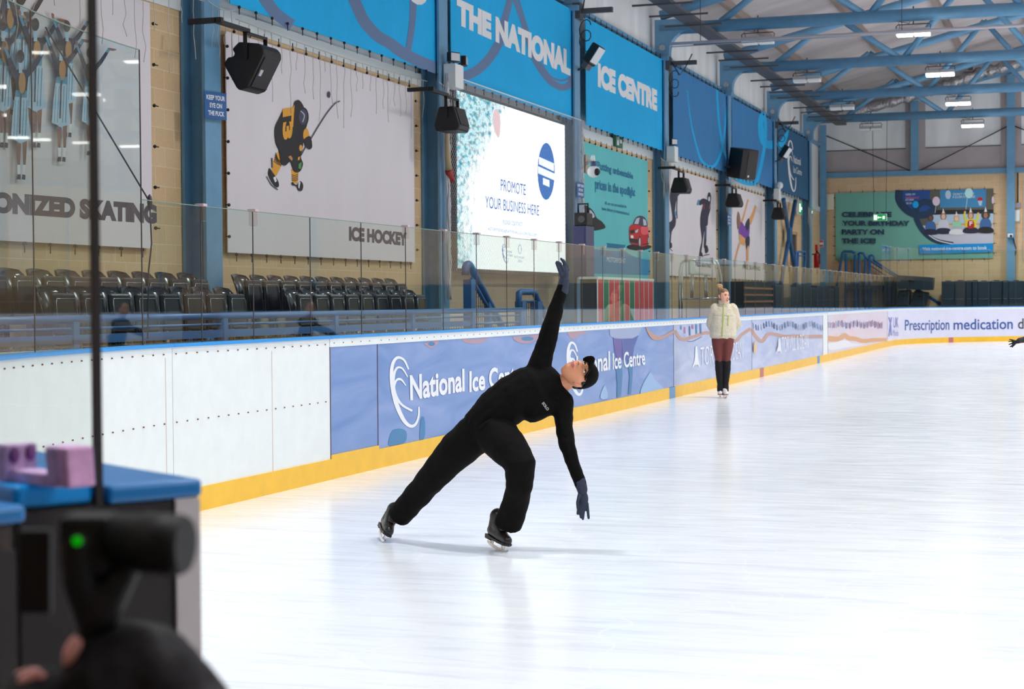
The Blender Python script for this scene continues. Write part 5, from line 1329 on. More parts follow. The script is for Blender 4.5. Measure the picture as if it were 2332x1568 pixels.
for i in range(10):
    s0 = 50.5+i*1.35
    t = thing('crash_mat', 'dark crash mat along the left wall behind the glass, %s from the near end' % ordn(i), 'mat', (-8.9, s0, -.02), 'crash mats along the left wall')
    obj('cushion', MB().bb(-9.1, -8.7, s0, s0+1.3, -.02, 2.0+.05*math.sin(i*2.2)), MATB, t, bevel=.05); obj('handle', MB().bb(-8.69, -8.66, s0+.55, s0+.75, 1.2, 1.26), BLACKP, t)
t = thing('slatted_rack', 'dark rack with orange-brown slats behind the glass left of the mats', 'rack', (-8.9, 47.5, -.02)); random.seed(3)
obj('frame', MB().bb(-9.1, -8.75, 45.9, 50.2, -.02, 2.05), BLACKP, t)
for i in range(6): obj('slat', MB().bb(-8.75, -8.72, 45.9, 50.2, .95+i*.18, 1.0+i*.18), M('orange_brown_slat', (150, 100, 58), .6, G), t)

# ================================================================ roof fittings
LIT = E('lit_lamp_panel', (255, 252, 250), 9.0); UNLIT = M('unlit_lamp_panel', (226, 226, 230), .4, G)
lit_l = ['nearest of the lit roof lamps', 'second of the lit roof lamps', 'third of the lit roof lamps', 'farthest of the lit roof lamps']
def lamp(x, y, z, lit, label):
    t = thing('highbay_lamp', label, 'lamp', (x, y, z), 'lit high-bay lamps' if lit else 'unlit high-bay lamps')
    h = MB()
    for s in (-1, 1): h.bb(x+s*.2-.19, x+s*.2+.19, y-.17, y+.17, z+.02, z+.11)
    obj('housing', h, ALU, t, bevel=.012)
    for s in (-1, 1): obj('panel', MB().bb(x+s*.2-.175, x+s*.2+.175, y-.16, y+.16, z-.05, z+.02), LIT if lit else UNLIT, t)
    obj('bail', MB().loft([(x-.38, y, z+.06), (x-.4, y, z+.18), (x-.36, y, z+.22), (x+.36, y, z+.22), (x+.4, y, z+.18), (x+.38, y, z+.06)], .012, 6), DARKM, t)
    obj('hanger', MB().tube((x, y, z+.22), (x, y, ZC+.2), .015, 6), DARKM, t); obj('cable', MB().loft([(x-.3, y+.05, z+.11), (x-.35, y+.03, z+.3), (x-.1, y+.02, z+.25), (x, y, z+.4)], .009, 5), WIRE, t)
for k, (y, lx, ux) in enumerate(zip(COLY[4:], (onz(2080, 64, 7.75), onz(2140, 160, 7.75), onz(2183, 231, 7.75), onz(2215, 284, 7.75)), ((1726, 86), (1838, 176), (1918, 243), (1983, 292)))):
    zl_ = [ony(2080, 66, COLY[4]), ony(2141, 161, COLY[5]), ony(2182, 231, COLY[6]), ony(2215, 284, COLY[7])][k]
    lamp(zl_.x, y, 7.78, True, lit_l[k])
    u = ony(ux[0], ux[1], y); lamp(u.x, y, 7.78, False, ['nearest', 'second', 'third', 'farthest'][k]+' of the unlit roof lamps near the left wall')
for k, y in enumerate([3.5]+COLY):
    for j, x in enumerate(LAMPX):
        if j == 0 and k >= 5: continue
        if k >= 5 or j in (0, 1): lamp(x, y, 7.78, True, 'lit roof lamp out of view, %s truss row, %s across' % (ordn(k), ordn(j)))
# cable ladder along the eaves
t = thing('cable_ladder', 'grey cable ladder with outstretched bars under the roof edge along the left wall', 'cable ladder', (-8.9, 36, 7.9))
obj('rail', MB().bb(-9.1, -9.05, 19, 66, 8.02, 8.1), DARKM, t); obj('rail', MB().bb(-8.75, -8.7, 19, 66, 8.02, 8.1), DARKM, t); obj('tray', MB().bb(-9.05, -8.75, 19, 66, 8.02, 8.03), DARKM, t)
y = 20.3
while y < 66:
    if min(abs(y-c) for c in COLY) > .5: obj('bar', MB().bb(-9.55, -8.2, y-.02, y+.02, 7.96, 8.0), DARKM, t)
    y += 1.55
for i, (px, py, px2) in enumerate(((1322, 31, 1390), (1520, 146, 1580), (1772, 284, 1810))):
    q = onx(px, py, -9.95); yc = COLY[3+i] if i < 2 else COLY[6]
    t = thing('cantilever_arm', 'grey metal arm with coiled cable on the '+['column right of the screen', 'column right of the car banner', 'column left of the dark blue banner'][i], 'arm', (-9.95, yc, q.z))
    obj('arm', MB().bb(-9.95, -9.2, yc-.05, yc+.05, q.z-.05, q.z+.05), DARKM, t); obj('clamp', MB().bb(-10.0, -9.85, yc-.14, yc+.14, q.z-.16, q.z+.16), DARKM, t)
    obj('cable', MB().loft([(-9.8, yc-.07, q.z+.05), (-9.7, yc-.1, q.z+.6), (-9.6, yc-.1, q.z+1.2)] if i == 0 else [(-9.8, yc-.07, q.z), (-9.6, yc-.1, q.z-.3), (-9.45, yc-.08, q.z-.1), (-9.3, yc-.06, q.z+.2)], .015, 6), WIRE, t)
    obj('coil', MB().loft([(-9.75+.12*math.cos(a*.6), yc-.1, q.z-.3+.16*math.sin(a*.6)-.02*a) for a in range(22)], .012, 5), WIRE, t)
tag(obj('conduit', MB().tube((-9.2, 39.5, 7.43), (24, 39.5, 7.40), .035, 8).tube((-9.2, 39.55, 7.37), (24, 39.55, 7.52), .012, 6), M('pale_conduit', (176, 170, 176), .5, G)), 'long pale conduit with sagging cables crossing the rink below the trusses', 'conduit')
obj_h = MB()
for x in (-8.5, -4, 2, 8): obj_h.tube((x, 39.5, 7.43), (x, 39.5, min(roofz(x)-.02, 12)), .008, 5)
tag(obj('suspension_wire', obj_h, WIRE, None, 0, 'stuff'), 'thin wires holding up the long pale conduit', 'wire')
# foil duct up the end wall
FOIL = M('crumpled_foil', (190, 186, 188), .28, 1.0, .25, 9.0, .9, 12.0, metal=.9)
d = MB(); pts = []; rad = []
dp = [ony(1882, 266, 69.45), ony(1960, 250, 69.45), ony(2050, 226, 69.45), ony(2120, 205, 69.45), ony(2160, 192, 69.45), ony(2225, 168, 69.45), ony(2290, 152, 69.45), ony(2360, 130, 69.45), ony(2500, 85, 69.45)]
for i, p in enumerate(catmull([tuple(p) for p in dp], 8)): pts.append(p); rad.append(.2+.035*math.sin(i*1.9)+.02*math.sin(i*4.3))
d.loft(pts, rad, 14); t = thing('foil_duct', 'crumpled silver foil duct sloping up along the top of the end wall', 'duct', dp[0]); obj('sleeve', d, FOIL, t)
for i in range(1, 8, 2): p = dp[i]; obj('strap', MB().loft([p+Vector((0, 0, -.24)), p+Vector((0, -.24, 0)), p+Vector((0, 0, .24)), p+Vector((0, .24, 0)), p+Vector((0, 0, -.24))], .012, 5), DARKM, t)
tag(obj('rafter_beam', MB().loft([(-9.9, YE-.16, roofz(-10.2)-.6), (8.6, YE-.16, roofz(8.6)-.6)], .14, 8), STEEL), 'blue rafter along the top of the end wall behind the foil duct', 'beam')
# ================================================================ people
SKIN_M = M('tan_skin', (196, 132, 100), .5, .80, .06, 14.0); SKIN_W = M('fair_skin', (222, 164, 136), .5, .8, .05, 14.0)
LIPS = M('lip_colour', (176, 100, 92), .45, .85); EYEW = M('eye_white', (236, 232, 228), .2, .9); IRIS = M('dark_iris', (38, 26, 22), .15); HAIRD = M('black_hair', (24, 20, 22), .5); NOSTR = M('nostril_shadow', (92, 50, 44), .7)
def frame(up, fwd):
    """Local axes of a head or boot given in camera terms (right, up, towards the camera)."""
    w = lambda v: CR*v[0]+CU*v[1]-CF*v[2]
    u = w(up).normalized(); f_ = w(fwd); f_ = (f_-u*f_.dot(u)).normalized(); s = f_.cross(u)
    return s, f_, u
def head_shape(p):
    x, y, z = p
    g = lambda v, s: math.exp(-(v/s)**2)
    X, Y, Z = x*.076, y*.094, z*.118
    if Z < 0:
        k = -Z/.118
        X *= 1-.30*k**1.6; Y = Y*(1-.10*k) if Y > 0 else Y*(1-.45*k); Y += .012*k
    if Y > 0:
        fr = min(1.0, Y/.05)
        Y += fr*(-.006*g(X, .05)*g(Z-.01, .05))
        Y += fr*(.026*g(X, .0145)*g(Z+.024, .018) + .013*g(X, .0115)*g(Z-.002, .022) + .006*g(abs(X)-.013, .008)*g(Z+.031, .009))
        Y -= fr*.0095*g(abs(X)-.031, .016)*g(Z-.012, .011)
        Y += fr*.005*g(Z-.034, .010)*g(abs(X)-.026, .025)
        Y += fr*(.006*g(X, .021)*g(Z+.060, .006)+.006*g(X, .019)*g(Z+.072, .006)-.003*g(X, .022)*g(Z+.066, .0025))
        Y += fr*.008*g(X, .024)*g(Z+.098, .014)
        if abs(X) > .02: X += math.copysign(.004*g(abs(X)-.055, .02)*g(Z+.015, .02), X)
    return X, Y, Z
def add_head(mb, c, ax, sc=1.0, n=96, m=72):
    s, f_, u = ax; vs, fs = [], []
    for i in range(1, m):
        th = PI*i/m
        for k in range(n):
            ph = 2*PI*k/n
            X, Y, Z = head_shape((math.sin(th)*math.cos(ph), math.sin(th)*math.sin(ph), math.cos(th)))
            vs.append(c+(s*X+f_*Y+u*Z)*sc)
    t = len(vs)
    for z in (1, -1):
        X, Y, Z = head_shape((0, 0, z)); vs.append(c+(s*X+f_*Y+u*Z)*sc)
    for i in range(m-2):
        for k in range(n): fs.append((i*n+k, (i+1)*n+k, (i+1)*n+(k+1) % n, i*n+(k+1) % n))
    for k in range(n): fs.append((t, k, (k+1) % n)); fs.append((t+1, (m-2)*n+(k+1) % n, (m-2)*n+k))
    mb.add(vs, fs, 0, True)
    for sg in (-1, 1):                                # ears
        e = c+(s*sg*.080+f_*-.008+u*-.006)*sc
        mb.ell(e, ((s*.011-f_*.006*sg*sg)*sc, (f_*.018+u*-.004)*sc, (u*.032+f_*-.007)*sc), 14)
def face_parts(t, c, ax, sc=1.0, brow=HAIRD, iris=IRIS, look=(0, 0)):
    s, f_, u = ax; L = lambda x, y, z: c+(s*x+f_*y+u*z)*sc
    for sg in (-1, 1):
        e = L(sg*.031, .0755, .012)
        o = obj('eye', MB().ell(e, (s*.0135*sc, f_*.0095*sc, u*.0064*sc), 14), EYEW, t)
        obj('iris', MB().ell(L(sg*.031+look[0], .0825, .012+look[1]), (s*.0062*sc, f_*.004*sc, u*.0062*sc), 10), iris, o)
        obj('eyelid', MB().loft([L(sg*.016, .0815, .013), L(sg*.024, .0855, .0195), L(sg*.034, .0850, .020), L(sg*.046, .0775, .013)], .0022*sc, 6), brow, t)
        obj('eyebrow', MB().loft([L(sg*.012, .0915, .030), L(sg*.026, .0915, .036), L(sg*.040, .0845, .035), L(sg*.050, .0745, .029)], [.002*sc, .0035*sc, .003*sc, .0015*sc], 6), brow, t)
    obj('lips', MB().loft([L(-.024, .0815, -.0655), L(-.012, .0925, -.0625), L(0, .0955, -.0635), L(.012, .0925, -.0625), L(.024, .0815, -.0655)], [.001*sc, .0042*sc, .0045*sc, .0042*sc, .001*sc], 8).loft([L(-.022, .0815, -.0665), L(-.010, .0915, -.0715), L(.010, .0915, -.0715), L(.022, .0815, -.0665)], [.001*sc, .0048*sc, .0048*sc, .001*sc], 8), LIPS, t)
    for sg in (-1, 1): obj('nostril', MB().ell(L(sg*.0075, .1085, -.0375), (s*.0042*sc, f_*.004*sc, u*.0026*sc), 8), NOSTR, t)
def chain(mb, pr, n=14):
    for (a, ra), (b, rb) in zip(pr[:-1], pr[1:]): mb.cap(a, b, ra, rb, n)
def folds(amp, f, st=(1, 1, 1)):
    def fn(co, nn):
        q = Vector((co.x*f*st[0], co.y*f*st[1], co.z*f*st[2]))
        return co+nn*(amp*(noise.noise(q)+.5*noise.noise(q*2.3)))
    return fn
def cast(o, px, py, zmax=60):
    """The point of a garment's surface seen at a pixel."""
    bpy.context.view_layer.update()
    inv = o.matrix_world.inverted(); a = inv @ CAMP; d = (inv.to_3x3() @ ray(px, py)).normalized()
    ok, p, nn, i = o.ray_cast(a, d)
    return (o.matrix_world @ p) if ok else None
def skate(parent, base, ax, boot, name='ice_skate', sc=1.0, h=.235, lace=None, sole=None):
    """A figure skate standing on its blade. ax = (side, forward, up)."""
    s, f_, u = ax; L = lambda x, y, z: base+(s*x+f_*y+u*z)*sc
    mb = MB()
    chain(mb, [(L(0, -.085, .105), .042*sc), (L(0, -.02, .10), .040*sc), (L(0, .06, .092), .040*sc), (L(0, .115, .088), .033*sc)])
    chain(mb, [(L(0, -.07, .11), .044*sc), (L(0, -.062, .17), .047*sc), (L(0, -.055, h), .053*sc)]); mb.cap(L(0, -.03, .15), L(0, .03, .115), .042*sc, .036*sc)
    o = remesh(name, mb, boot, .007*sc, parent, 3)
    sl = MB(); sl.prism([L(-.036, -.12, .058), L(-.042, .06, .058), L(-.03, .13, .058), L(0, .15, .058), L(.03, .13, .058), L(.042, .06, .058), L(.036, -.12, .058)], u*.014*sc); sl.prism([L(-.034, -.12, .045), L(-.034, -.05, .045), L(.034, -.05, .045), L(.034, -.12, .045)], u*.014*sc)
    obj('sole', sl, sole or BLACKP, o)
    b = MB(); pr = [(-.135, .012), (-.10, .003), (0, 0), (.09, .003), (.135, .014), (.15, .028), (.14, .034), (.11, .022), (0, .018), (-.10, .020), (-.14, .024)]
    b.prism([L(-.003, y, z) for y, z in pr], s*.006*sc)
    for y0, y1 in ((-.10, -.06), (.06, .11)):
        b.prism([L(-.004, y0, .018), L(-.004, y0+.012, .018), L(-.004, y0+.016, .047), L(-.004, y0, .047)], s*.008*sc); b.prism([L(-.004, y1-.012, .018), L(-.004, y1, .018), L(-.004, y1, .06), L(-.004, y1-.014, .06)], s*.008*sc)
    b.prism([L(-.026, .05, .054), L(-.026, .115, .054), L(.026, .115, .054), L(.026, .05, .054)], u*.004*sc); b.prism([L(-.022, -.11, .041), L(-.022, -.055, .041), L(.022, -.055, .041), L(.022, -.11, .041)], u*.004*sc)
    obj('blade', b, CHROME, o)
    lc = MB()
    for i in range(7):
        v = i/6; y, z = .062-.068*v-.004*v*v, .128+(h-.04-.128)*v+.01
        lc.loft([L(-.026, y-.012, z), L(0, y+.006, z+.004), L(.026, y-.012, z)], .0032*sc, 6)
    obj('laces', lc, lace or DARKM, o)
    return o
def hand(mb, palm, digits, r=.0092):
    for a in palm: mb.ell(*a)
    for d in digits:
        n = len(d)-1
        chain(mb, [(p, r*(1.08-.24*i/n)) for i, p in enumerate(d)], 10)

# ---------------------------------------------------------------- the leaning skater
BLKS = M('black_knit', (11, 9, 10), .9, 1.0, .15, 30.0, .15, 60.0, spec=.15); BLKT = M('black_stretch_trousers', (12, 9, 10), .9, 1.0, .1, 20.0, .06, 50.0, spec=.15); GLOVE = M('navy_knit_glove', (44, 52, 72), .85, 1.0, .12, 60.0, .3, 120.0); BOOTB = M('black_boot_leather', (26, 22, 24), .32, 1.0, .1, 30.0)
K = lambda px, py, d=0.0: at(px, py, 11.0+d)
pR, pL = onz(1131, 1251, 0), onz(866, 1229, 0)
man = thing('person', 'skater in black with a cap leaning sideways, one arm raised and one hanging down', 'person', (pR+pL)/2)
AXM = frame((.95, -.15, -.26), (.02, .60, .80))
HC = K(1317, 851, -.03)
bm_ = MB(); add_head(bm_, HC, AXM)
chain(bm_, [(K(1300, 864, .02), .056), (K(1268, 878, .03), .060), (K(1235, 880, .03), .075)])
chain(bm_, [(K(1228, 840, .03), .055), (K(1242, 785, .02), .048), (K(1255, 735), .042), (K(1280, 660), .028), (K(1283, 640), .026)])
chain(bm_, [(K(1280, 915), .055), (K(1287, 970, -.06), .046), (K(1294, 1020, -.1), .040), (K(1320, 1095, -.1), .027), (K(1323, 1108, -.1), .026)])
chain(bm_, [(K(1235, 880, .03), .10), (K(1170, 915, .02), .10), (K(1118, 960, .02), .085)])
bm_.cap(K(1228, 842, .03), K(1278, 912), .055, .055)
chain(bm_, [(K(1092, 985, .04), .07), (K(1000, 1072, .2), .065), (K(905, 1178, .46), .042)]); chain(bm_, [(K(1125, 985), .08), (K(1187, 1060, -.2), .066), (K(1150, 1195, -.02), .042)])
body = remesh('body', bm_, SKIN_M, .0036, man, 2)
face_parts(man, HC, AXM, look=(0, .0015))
# sweater
sw = MB()
chain(sw, [(K(1100, 964, .02), .125), (K(1130, 938, .02), .142), (K(1168, 908, .02), .15), (K(1205, 885, .02), .145), (K(1236, 872, .02), .115)])
sw.cap(K(1226, 838, .03), K(1280, 915, 0), .074, .072); sw.cap(K(1240, 865, .03), K(1258, 880, .02), .10, .085)
chain(sw, [(K(1228, 838, .03), .076), (K(1240, 795, .02), .066), (K(1252, 748), .056), (K(1266, 703), .047), (K(1281.5, 652), .037)])
chain(sw, [(K(1280, 914), .074), (K(1284, 965, -.06), .056), (K(1291, 1014, -.1), .050), (K(1308, 1062, -.1), .043), (K(1323, 1104, -.1), .035)])
chain(sw, [(K(1212, 932, -.02), .080), (K(1252, 920, -.02), .072)])
sweater = remesh('sweater', sw, BLKS, .0085, man, 4, folds(.006, 14))
nk = (K(1300, 864, .02)-K(1262, 880, .03)).normalized(); CN = [(-CF-nk*nk.dot(-CF)).normalized()]; CN.append(nk.cross(CN[0]))
obj('collar', MB().loft([K(1269, 877, .03)+(CN[0]*math.cos(a)*.062+CN[1]*math.sin(a)*.062) for a in [2*PI*i/20 for i in range(21)]], .014, 8), BLKS, sweater)
# a small white logo on the chest
uv, fs = text_geo('SOLO', .03); m = MB(); vs = []
for a, b_ in uv:
    px, py = 1233.5+8.5*b_*.6+12.5*a, 918-4.0*b_+17*a
    p = cast(sweater, px, py); vs.append((p if p else K(px, py, -.12))-CF*.003)
m.add(vs, fs); obj('logo', m, M('logo_white', (190, 192, 188), .6), sweater)
# trousers
def leg(path, n=22):
    mb = MB(); mb.loft([K(*p[:3]) for p in path], [p[3] for p in path], n); return mb
tr = leg([(1104, 968, .03, .12), (1078, 992, .06, .128), (1040, 1026, .12, .116), (997, 1072, .22, .098), (962, 1114, .32, .086), (930, 1148, .40, .083), (908, 1174, .465, .080)])
t2 = leg([(1115, 965, 0, .13), (1130, 988, -.02, .138), (1160, 1022, -.14, .122), (1186, 1060, -.24, .098), (1183, 1100, -.2, .084), (1176, 1140, -.12, .083), (1157, 1193, -.03, .088)])
tr.add(t2.v, t2.f); tr.cap(K(1104, 968, .03), K(1132, 978, 0), .125, .125)
trousers = remesh('trousers', tr, BLKT, .0085, man, 1, folds(.007, 9))
# gloves
gl = MB(); sdv = CR*.011+CF*.002
hand(gl, [(K(1284.5, 624), (CR*.030, CU*.052, CF*.030)), (K(1284.5, 645), (CR*.028, CU*.03, CF*.03))],
     [[K(1278, 626, -.03), K(1272, 611, -.035), K(1267, 598, -.03)], [K(1281, 612, -.025), K(1276, 600, -.03), K(1269, 596, -.03)], [K(1286, 609, -.008), K(1284, 597, -.012), K(1278, 589, -.012)], [K(1290, 611, .012), K(1288, 600, .012), K(1283, 592, .012)], [K(1293, 615, .03), K(1291, 605, .032), K(1287, 598, .034)]], .0100)
gl.cap(K(1285, 640), K(1280, 662), .034, .0395)
remesh('glove', gl, GLOVE, .0042, man, 2)
gl = MB()
hand(gl, [(K(1328, 1131, -.1), (CR*.033+CU*-.004, CU*.05+CR*-.006, CF*.022))],
     [[K(1319, 1126, -.125), K(1315, 1143, -.135), K(1315.5, 1157, -.135)], [K(1320, 1145, -.1), K(1317, 1159, -.105), K(1315.5, 1169, -.10)], [K(1325, 1148, -.1), K(1323, 1165, -.105), K(1322.5, 1177, -.10)], [K(1331, 1148, -.1), K(1328.5, 1168, -.10), K(1327.5, 1181, -.095)], [K(1337, 1146, -.1), K(1339, 1165, -.1), K(1340.5, 1179, -.095)]], .0100)
gl.cap(K(1326, 1114, -.1), K(1320.5, 1095, -.1), .034, .0385)
remesh('glove', gl, GLOVE, .0042, man, 2)
# cap
s, f_, u = AXM; L = lambda x, y, z: HC+s*x+f_*y+u*z
cp = MB(); vs, fs = [], []
n, mr = 36, 12
for i in range(mr+1):
    th = PI*.5*i/mr
    for k in range(n):
        ph = 2*PI*k/n
        vs.append(L(.084*math.sin(th)*math.cos(ph), -.004+.104*math.sin(th)*math.sin(ph), .036+.094*math.cos(th) - (.030*max(0, -math.sin(ph))*(i/mr))))
for i in range(mr):
    for k in range(n): fs.append((i*n+k, (i+1)*n+k, (i+1)*n+(k+1) % n, i*n+(k+1) % n))
vs += [L(0, 0, .03)]
for k in range(n): fs.append((len(vs)-1, mr*n+k, mr*n+(k+1) % n))
cp.add(vs, fs, 0, True); capo = obj('cap', cp, M('black_cap_cloth', (11, 9, 10), .9, spec=.15), man)
br = MB(); vs = []; fs = []
for i in range(7):
    r_ = i/6
    for k in range(13):
        a = PI*(.12+.76*k/12); vs.append(L((.080-.004*r_)*math.cos(a), .095*math.sin(a)+.078*r_*math.sin(a)**.7, .044-.004*r_-.046*math.cos(a)**2*(.4+.6*r_)+.010*r_))
for i in range(6):
    for k in range(12): fs.append((i*13+k, i*13+k+1, (i+1)*13+k+1, (i+1)*13+k))
br.add(vs, fs, 0, True); bo = obj('brim', br, M('black_cap_cloth', (15, 12, 14)), capo); so = bo.modifiers.new('thick', 'SOLIDIFY'); so.thickness = .004
hr = MB()
for sg in (-1, 1): hr.ell(L(sg*.0735, .012, .028), (s*.006, f_*.014, u*.022), 10)
hr.ell(L(0, -.072, .005), (s*.066, f_*.028, u*.045), 14); hr.loft([L(-.0745, .012, .02), L(-.074, -.03, .03), L(0, -.085, .02), L(.074, -.03, .03), L(.0745, .012, .02)], .008, 8); obj('hair', hr, HAIRD, man)
# boots
skate(man, pR+Vector((0, 0, .001)), frame((.16, .98, .1), (.46, -.05, .88)), BOOTB, h=.20)
skate(man, pL+Vector((0, 0, .012)), frame((.50, .86, .05), (.15, -.2, .95)), BOOTB, h=.20)

# ---------------------------------------------------------------- the standing woman
FLE = M('cream_fleece', (226, 214, 190), .95, .85, .10, 40.0, .6, 90.0); LEGG = M('brown_leggings', (112, 52, 46), .7, .95); WARM = M('black_leg_warmer', (22, 18, 22), .9, 1.0, .1, 40.0, .3, 90.0); HAIRW = M('dark_blond_hair', (132, 98, 76), .6, .9, .3, 40.0); HAIRL = M('blond_bun_hair', (190, 146, 96), .6, .9, .3, 40.0); LIME = M('lime_zip', (168, 190, 90), .5, .9); BOOTW = M('white_boot_leather', (226, 218, 212), .4, .9)
w0 = onz(1646, 906, 0); ZW = (w0-CAMP).dot(CF)
Wn = lambda px, py, d=0.0: at(px, py, ZW+d)
wom = thing('person', 'woman standing in a cream fleece, brown leggings and black leg warmers, hands behind her back', 'person', w0)
AXW = frame((.02, 1, 0), (.52, -.06, .85)); HW = Wn(1648.5, 674.5, -.02)
b = MB(); add_head(b, HW, AXW, 1.02)
chain(b, [(Wn(1648, 686, .03), .052), (Wn(1648, 696, .03), .055), (Wn(1647, 706, .03), .08)])
chain(b, [(Wn(1647, 705, .03), .10), (Wn(1647, 735, .02), .11), (Wn(1647, 756, .03), .075), (Wn(1647, 780, .03), .05)])
for sx, ex in ((1626, 1616), (1671, 1680)): b.cap(Wn(1648, 702, .03), Wn(sx, 702, .03), .06, .05); chain(b, [(Wn(sx, 702, .03), .05), (Wn(ex, 738, .08), .04), (Wn(1640 if sx < 1648 else 1655, 762, .21), .032)])
for lx in (1636, 1656): chain(b, [(Wn(lx, 788, .02), .05), (Wn(lx+(1 if lx < 1648 else 0), 825), .046), (Wn(lx+3 if lx < 1648 else lx-2, 880), .030)])
gl = MB()
for k in range(4): chain(b, [(Wn(1641+k*1.5, 762, .20), .011), (Wn(1650+k*1.2, 766+k, .23), .009)])
chain(b, [(Wn(1652, 760, .19), .012), (Wn(1645, 758, .24), .010)])
remesh('body', b, SKIN_W, .0042, wom, 2)
face_parts(wom, HW, AXW, 1.02, M('brown_brow', (96, 70, 56), .6), IRIS, (.003, 0))
j = MB()
j.loft([Wn(1647, 770, .02), Wn(1647, 764, .02), Wn(1647, 745, .02), Wn(1648, 722, .02), Wn(1648.5, 704, .03), Wn(1648.5, 695, .03), Wn(1648.5, 690, .03)], [(.19, .125), (.215, .145), (.205, .145), (.195, .14), (.175, .125), (.12, .10), (.08, .08)], 28, up=CR)
for sx, ex, hx in ((1625, 1617, 1630), (1672, 1679, 1664)):
    chain(j, [(Wn(sx+(4 if sx < 1648 else -4), 702, .03), .085), (Wn(sx-1 if sx < 1648 else sx+1, 715, .04), .075), (Wn(ex, 738, .08), .066), (Wn(hx, 760, .18), .056)])
jack = remesh('fleece_jacket', j, FLE, .0095, wom, 4, folds(.008, 10))
cl = MB(); cl.loft([Wn(1648.5, 693, .02), Wn(1649, 683, .01)], [(.088, .085), (.086, .083)], 24, up=CR); obj('collar', cl, FLE, jack)
def strip_on(o, pts, w, name, m, par):
    mb = MB(); vs = []
    P_ = []
    for (x0, y0), (x1, y1) in zip(pts[:-1], pts[1:]): P_ += [(x0+(x1-x0)*k/6, y0+(y1-y0)*k/6) for k in range(6)]
    P_.append(pts[-1]); q = []
    for x, y in P_:
        p = cast(o, x, y)
        if p: q.append(p-CF*.004)
    if len(q) > 1: mb.loft(q, w, 6); obj(name, mb, m, par)
strip_on(jack, [(1648, 692), (1646.5, 730), (1644.5, 766)], .009, 'zip', LIME, jack); strip_on(jack, [(1658.5, 719), (1657.5, 742)], .007, 'pocket_zip', LIME, jack)
strip_on(jack, [(1620, 768), (1634, 769.5), (1646, 767.5), (1658, 770.5), (1674, 769)], .011, 'hem', FLE, jack); strip_on(jack, [(1624, 716), (1646, 717.5), (1672, 718.5)], .004, 'yoke_seam', FLE, jack)
lg = MB()
for lx, k in ((1634.5, 1), (1657.5, -1)): lg.loft([Wn(lx+k*3, 760, .02), Wn(lx, 775, .02), Wn(lx+k*.5, 792, .01), Wn(lx+k*2, 812), Wn(lx+k*3, 826)], [(.10, .11), (.10, .115), (.088, .10), (.066, .075), (.055, .062)], 18, up=CR)
lg.cap(Wn(1638, 768, .02), Wn(1654, 768, .02), .115, .115); lg.cap(Wn(1646, 768, .02), Wn(1646, 782, .02), .10, .07); remesh('leggings', lg, LEGG, .009, wom, 3)
for lx, k in ((1637, 1), (1655.5, -1)):
    mb = MB(); mb.loft([Wn(lx, 819, 0), Wn(lx+k*.3, 823, 0), Wn(lx+k*.6, 840), Wn(lx+k*2, 862), Wn(lx+k*3.2, 874), Wn(lx+k*3.2, 880), Wn(lx+k*3, 891)], [.062, .066, .064, .054, .047, .052, .048], 18); remesh('leg_warmer', mb, WARM, .009, wom, 2, folds(.004, 22, (1, 1, 3)))
def foot(px, d): p = Wn(px, 906, d); return Vector((p.x, p.y, .001))
skate(wom, foot(1639.8, .05), frame((0, 1, .03), (-.06, -.04, 1)), BOOTW, sc=.95, h=.17, lace=BOOTW, sole=M('tan_sole', (150, 110, 90), .6)); skate(wom, foot(1651, -.02), frame((0, 1, .03), (.10, -.04, 1)), BOOTW, sc=.95, h=.17, lace=BOOTW, sole=M('tan_sole', (150, 110, 90)))
s, f_, u = AXW; L = lambda x, y, z: HW+s*x+f_*y+u*z
hm = MB(); vs, fs = [], []
for i in range(15):
    th = PI*.66*i/14
    for k in range(40):
        ph = 2*PI*k/40; X, Y, Z = head_shape((math.sin(th)*math.cos(ph), math.sin(th)*math.sin(ph), math.cos(th)))
        fr = max(0, math.sin(ph)); lim = .075-.02*fr
        g = 1.075 if not (Y > .02 and Z < .066-.012*abs(math.cos(ph))) else .93
        vs.append(L(X*g*1.02, Y*g*1.02-.003, Z*g*1.02))
for i in range(14):
    for k in range(40): fs.append((i*40+k, (i+1)*40+k, (i+1)*40+(k+1) % 40, i*40+(k+1) % 40))
hm.add(vs, fs, 0, True); hair = obj('hair', hm, HAIRW, wom)
bn = MB(); bn.ell(Wn(1638.5, 651, .0), (CR*.052, CU*.036, CF*.045), 14); bn.loft([Wn(1638.5, 651)+CR*.03*math.cos(a)+CU*.02*math.sin(a)-CF*.036 for a in [i*.5 for i in range(14)]], .010, 8); bn.cap(Wn(1640, 655), Wn(1644, 661, .02), .03, .04); obj('bun', bn, HAIRL, hair)

# ---------------------------------------------------------------- the arm at the right edge, and the skater it belongs to
GRYJ = M('dark_grey_jacket', (56, 48, 54), .85, 1.0, .1, 20.0, .2, 40.0)
Q = lambda px, py, d=0.0: at(px, py, 26.0+d)
q0 = Q(2470, 800); q0 = Vector((q0.x, q0.y, 0))
p3 = thing('person', 'grey-sleeved arm and dark gloved hand reaching in at the right edge of the photo', 'person', q0)
zc3 = lambda x, z, d=0.0: Vector((q0.x, q0.y, z))+CR*x+CF*d
b = MB(); AX3 = frame((0, 1, 0), (-.8, -.1, .5)); H3 = zc3(-.15, 1.47); add_head(b, H3, AX3)
chain(b, [(zc3(-.12, 1.36), .055), (zc3(-.08, 1.27), .08), (zc3(0, .95), .12), (zc3(.06, .84), .12)])
chain(b, [(zc3(-.1, 1.24, -.16), .06), (Q(2385, 752), .045), (Q(2345, 771), .038), (Q(2314, 776), .028)]); chain(b, [(zc3(-.05, 1.24, .16), .06), (zc3(.2, 1.0, .3), .045), (zc3(.42, 1.02, .34), .03), (zc3(.52, 1.02, .34), .035)])
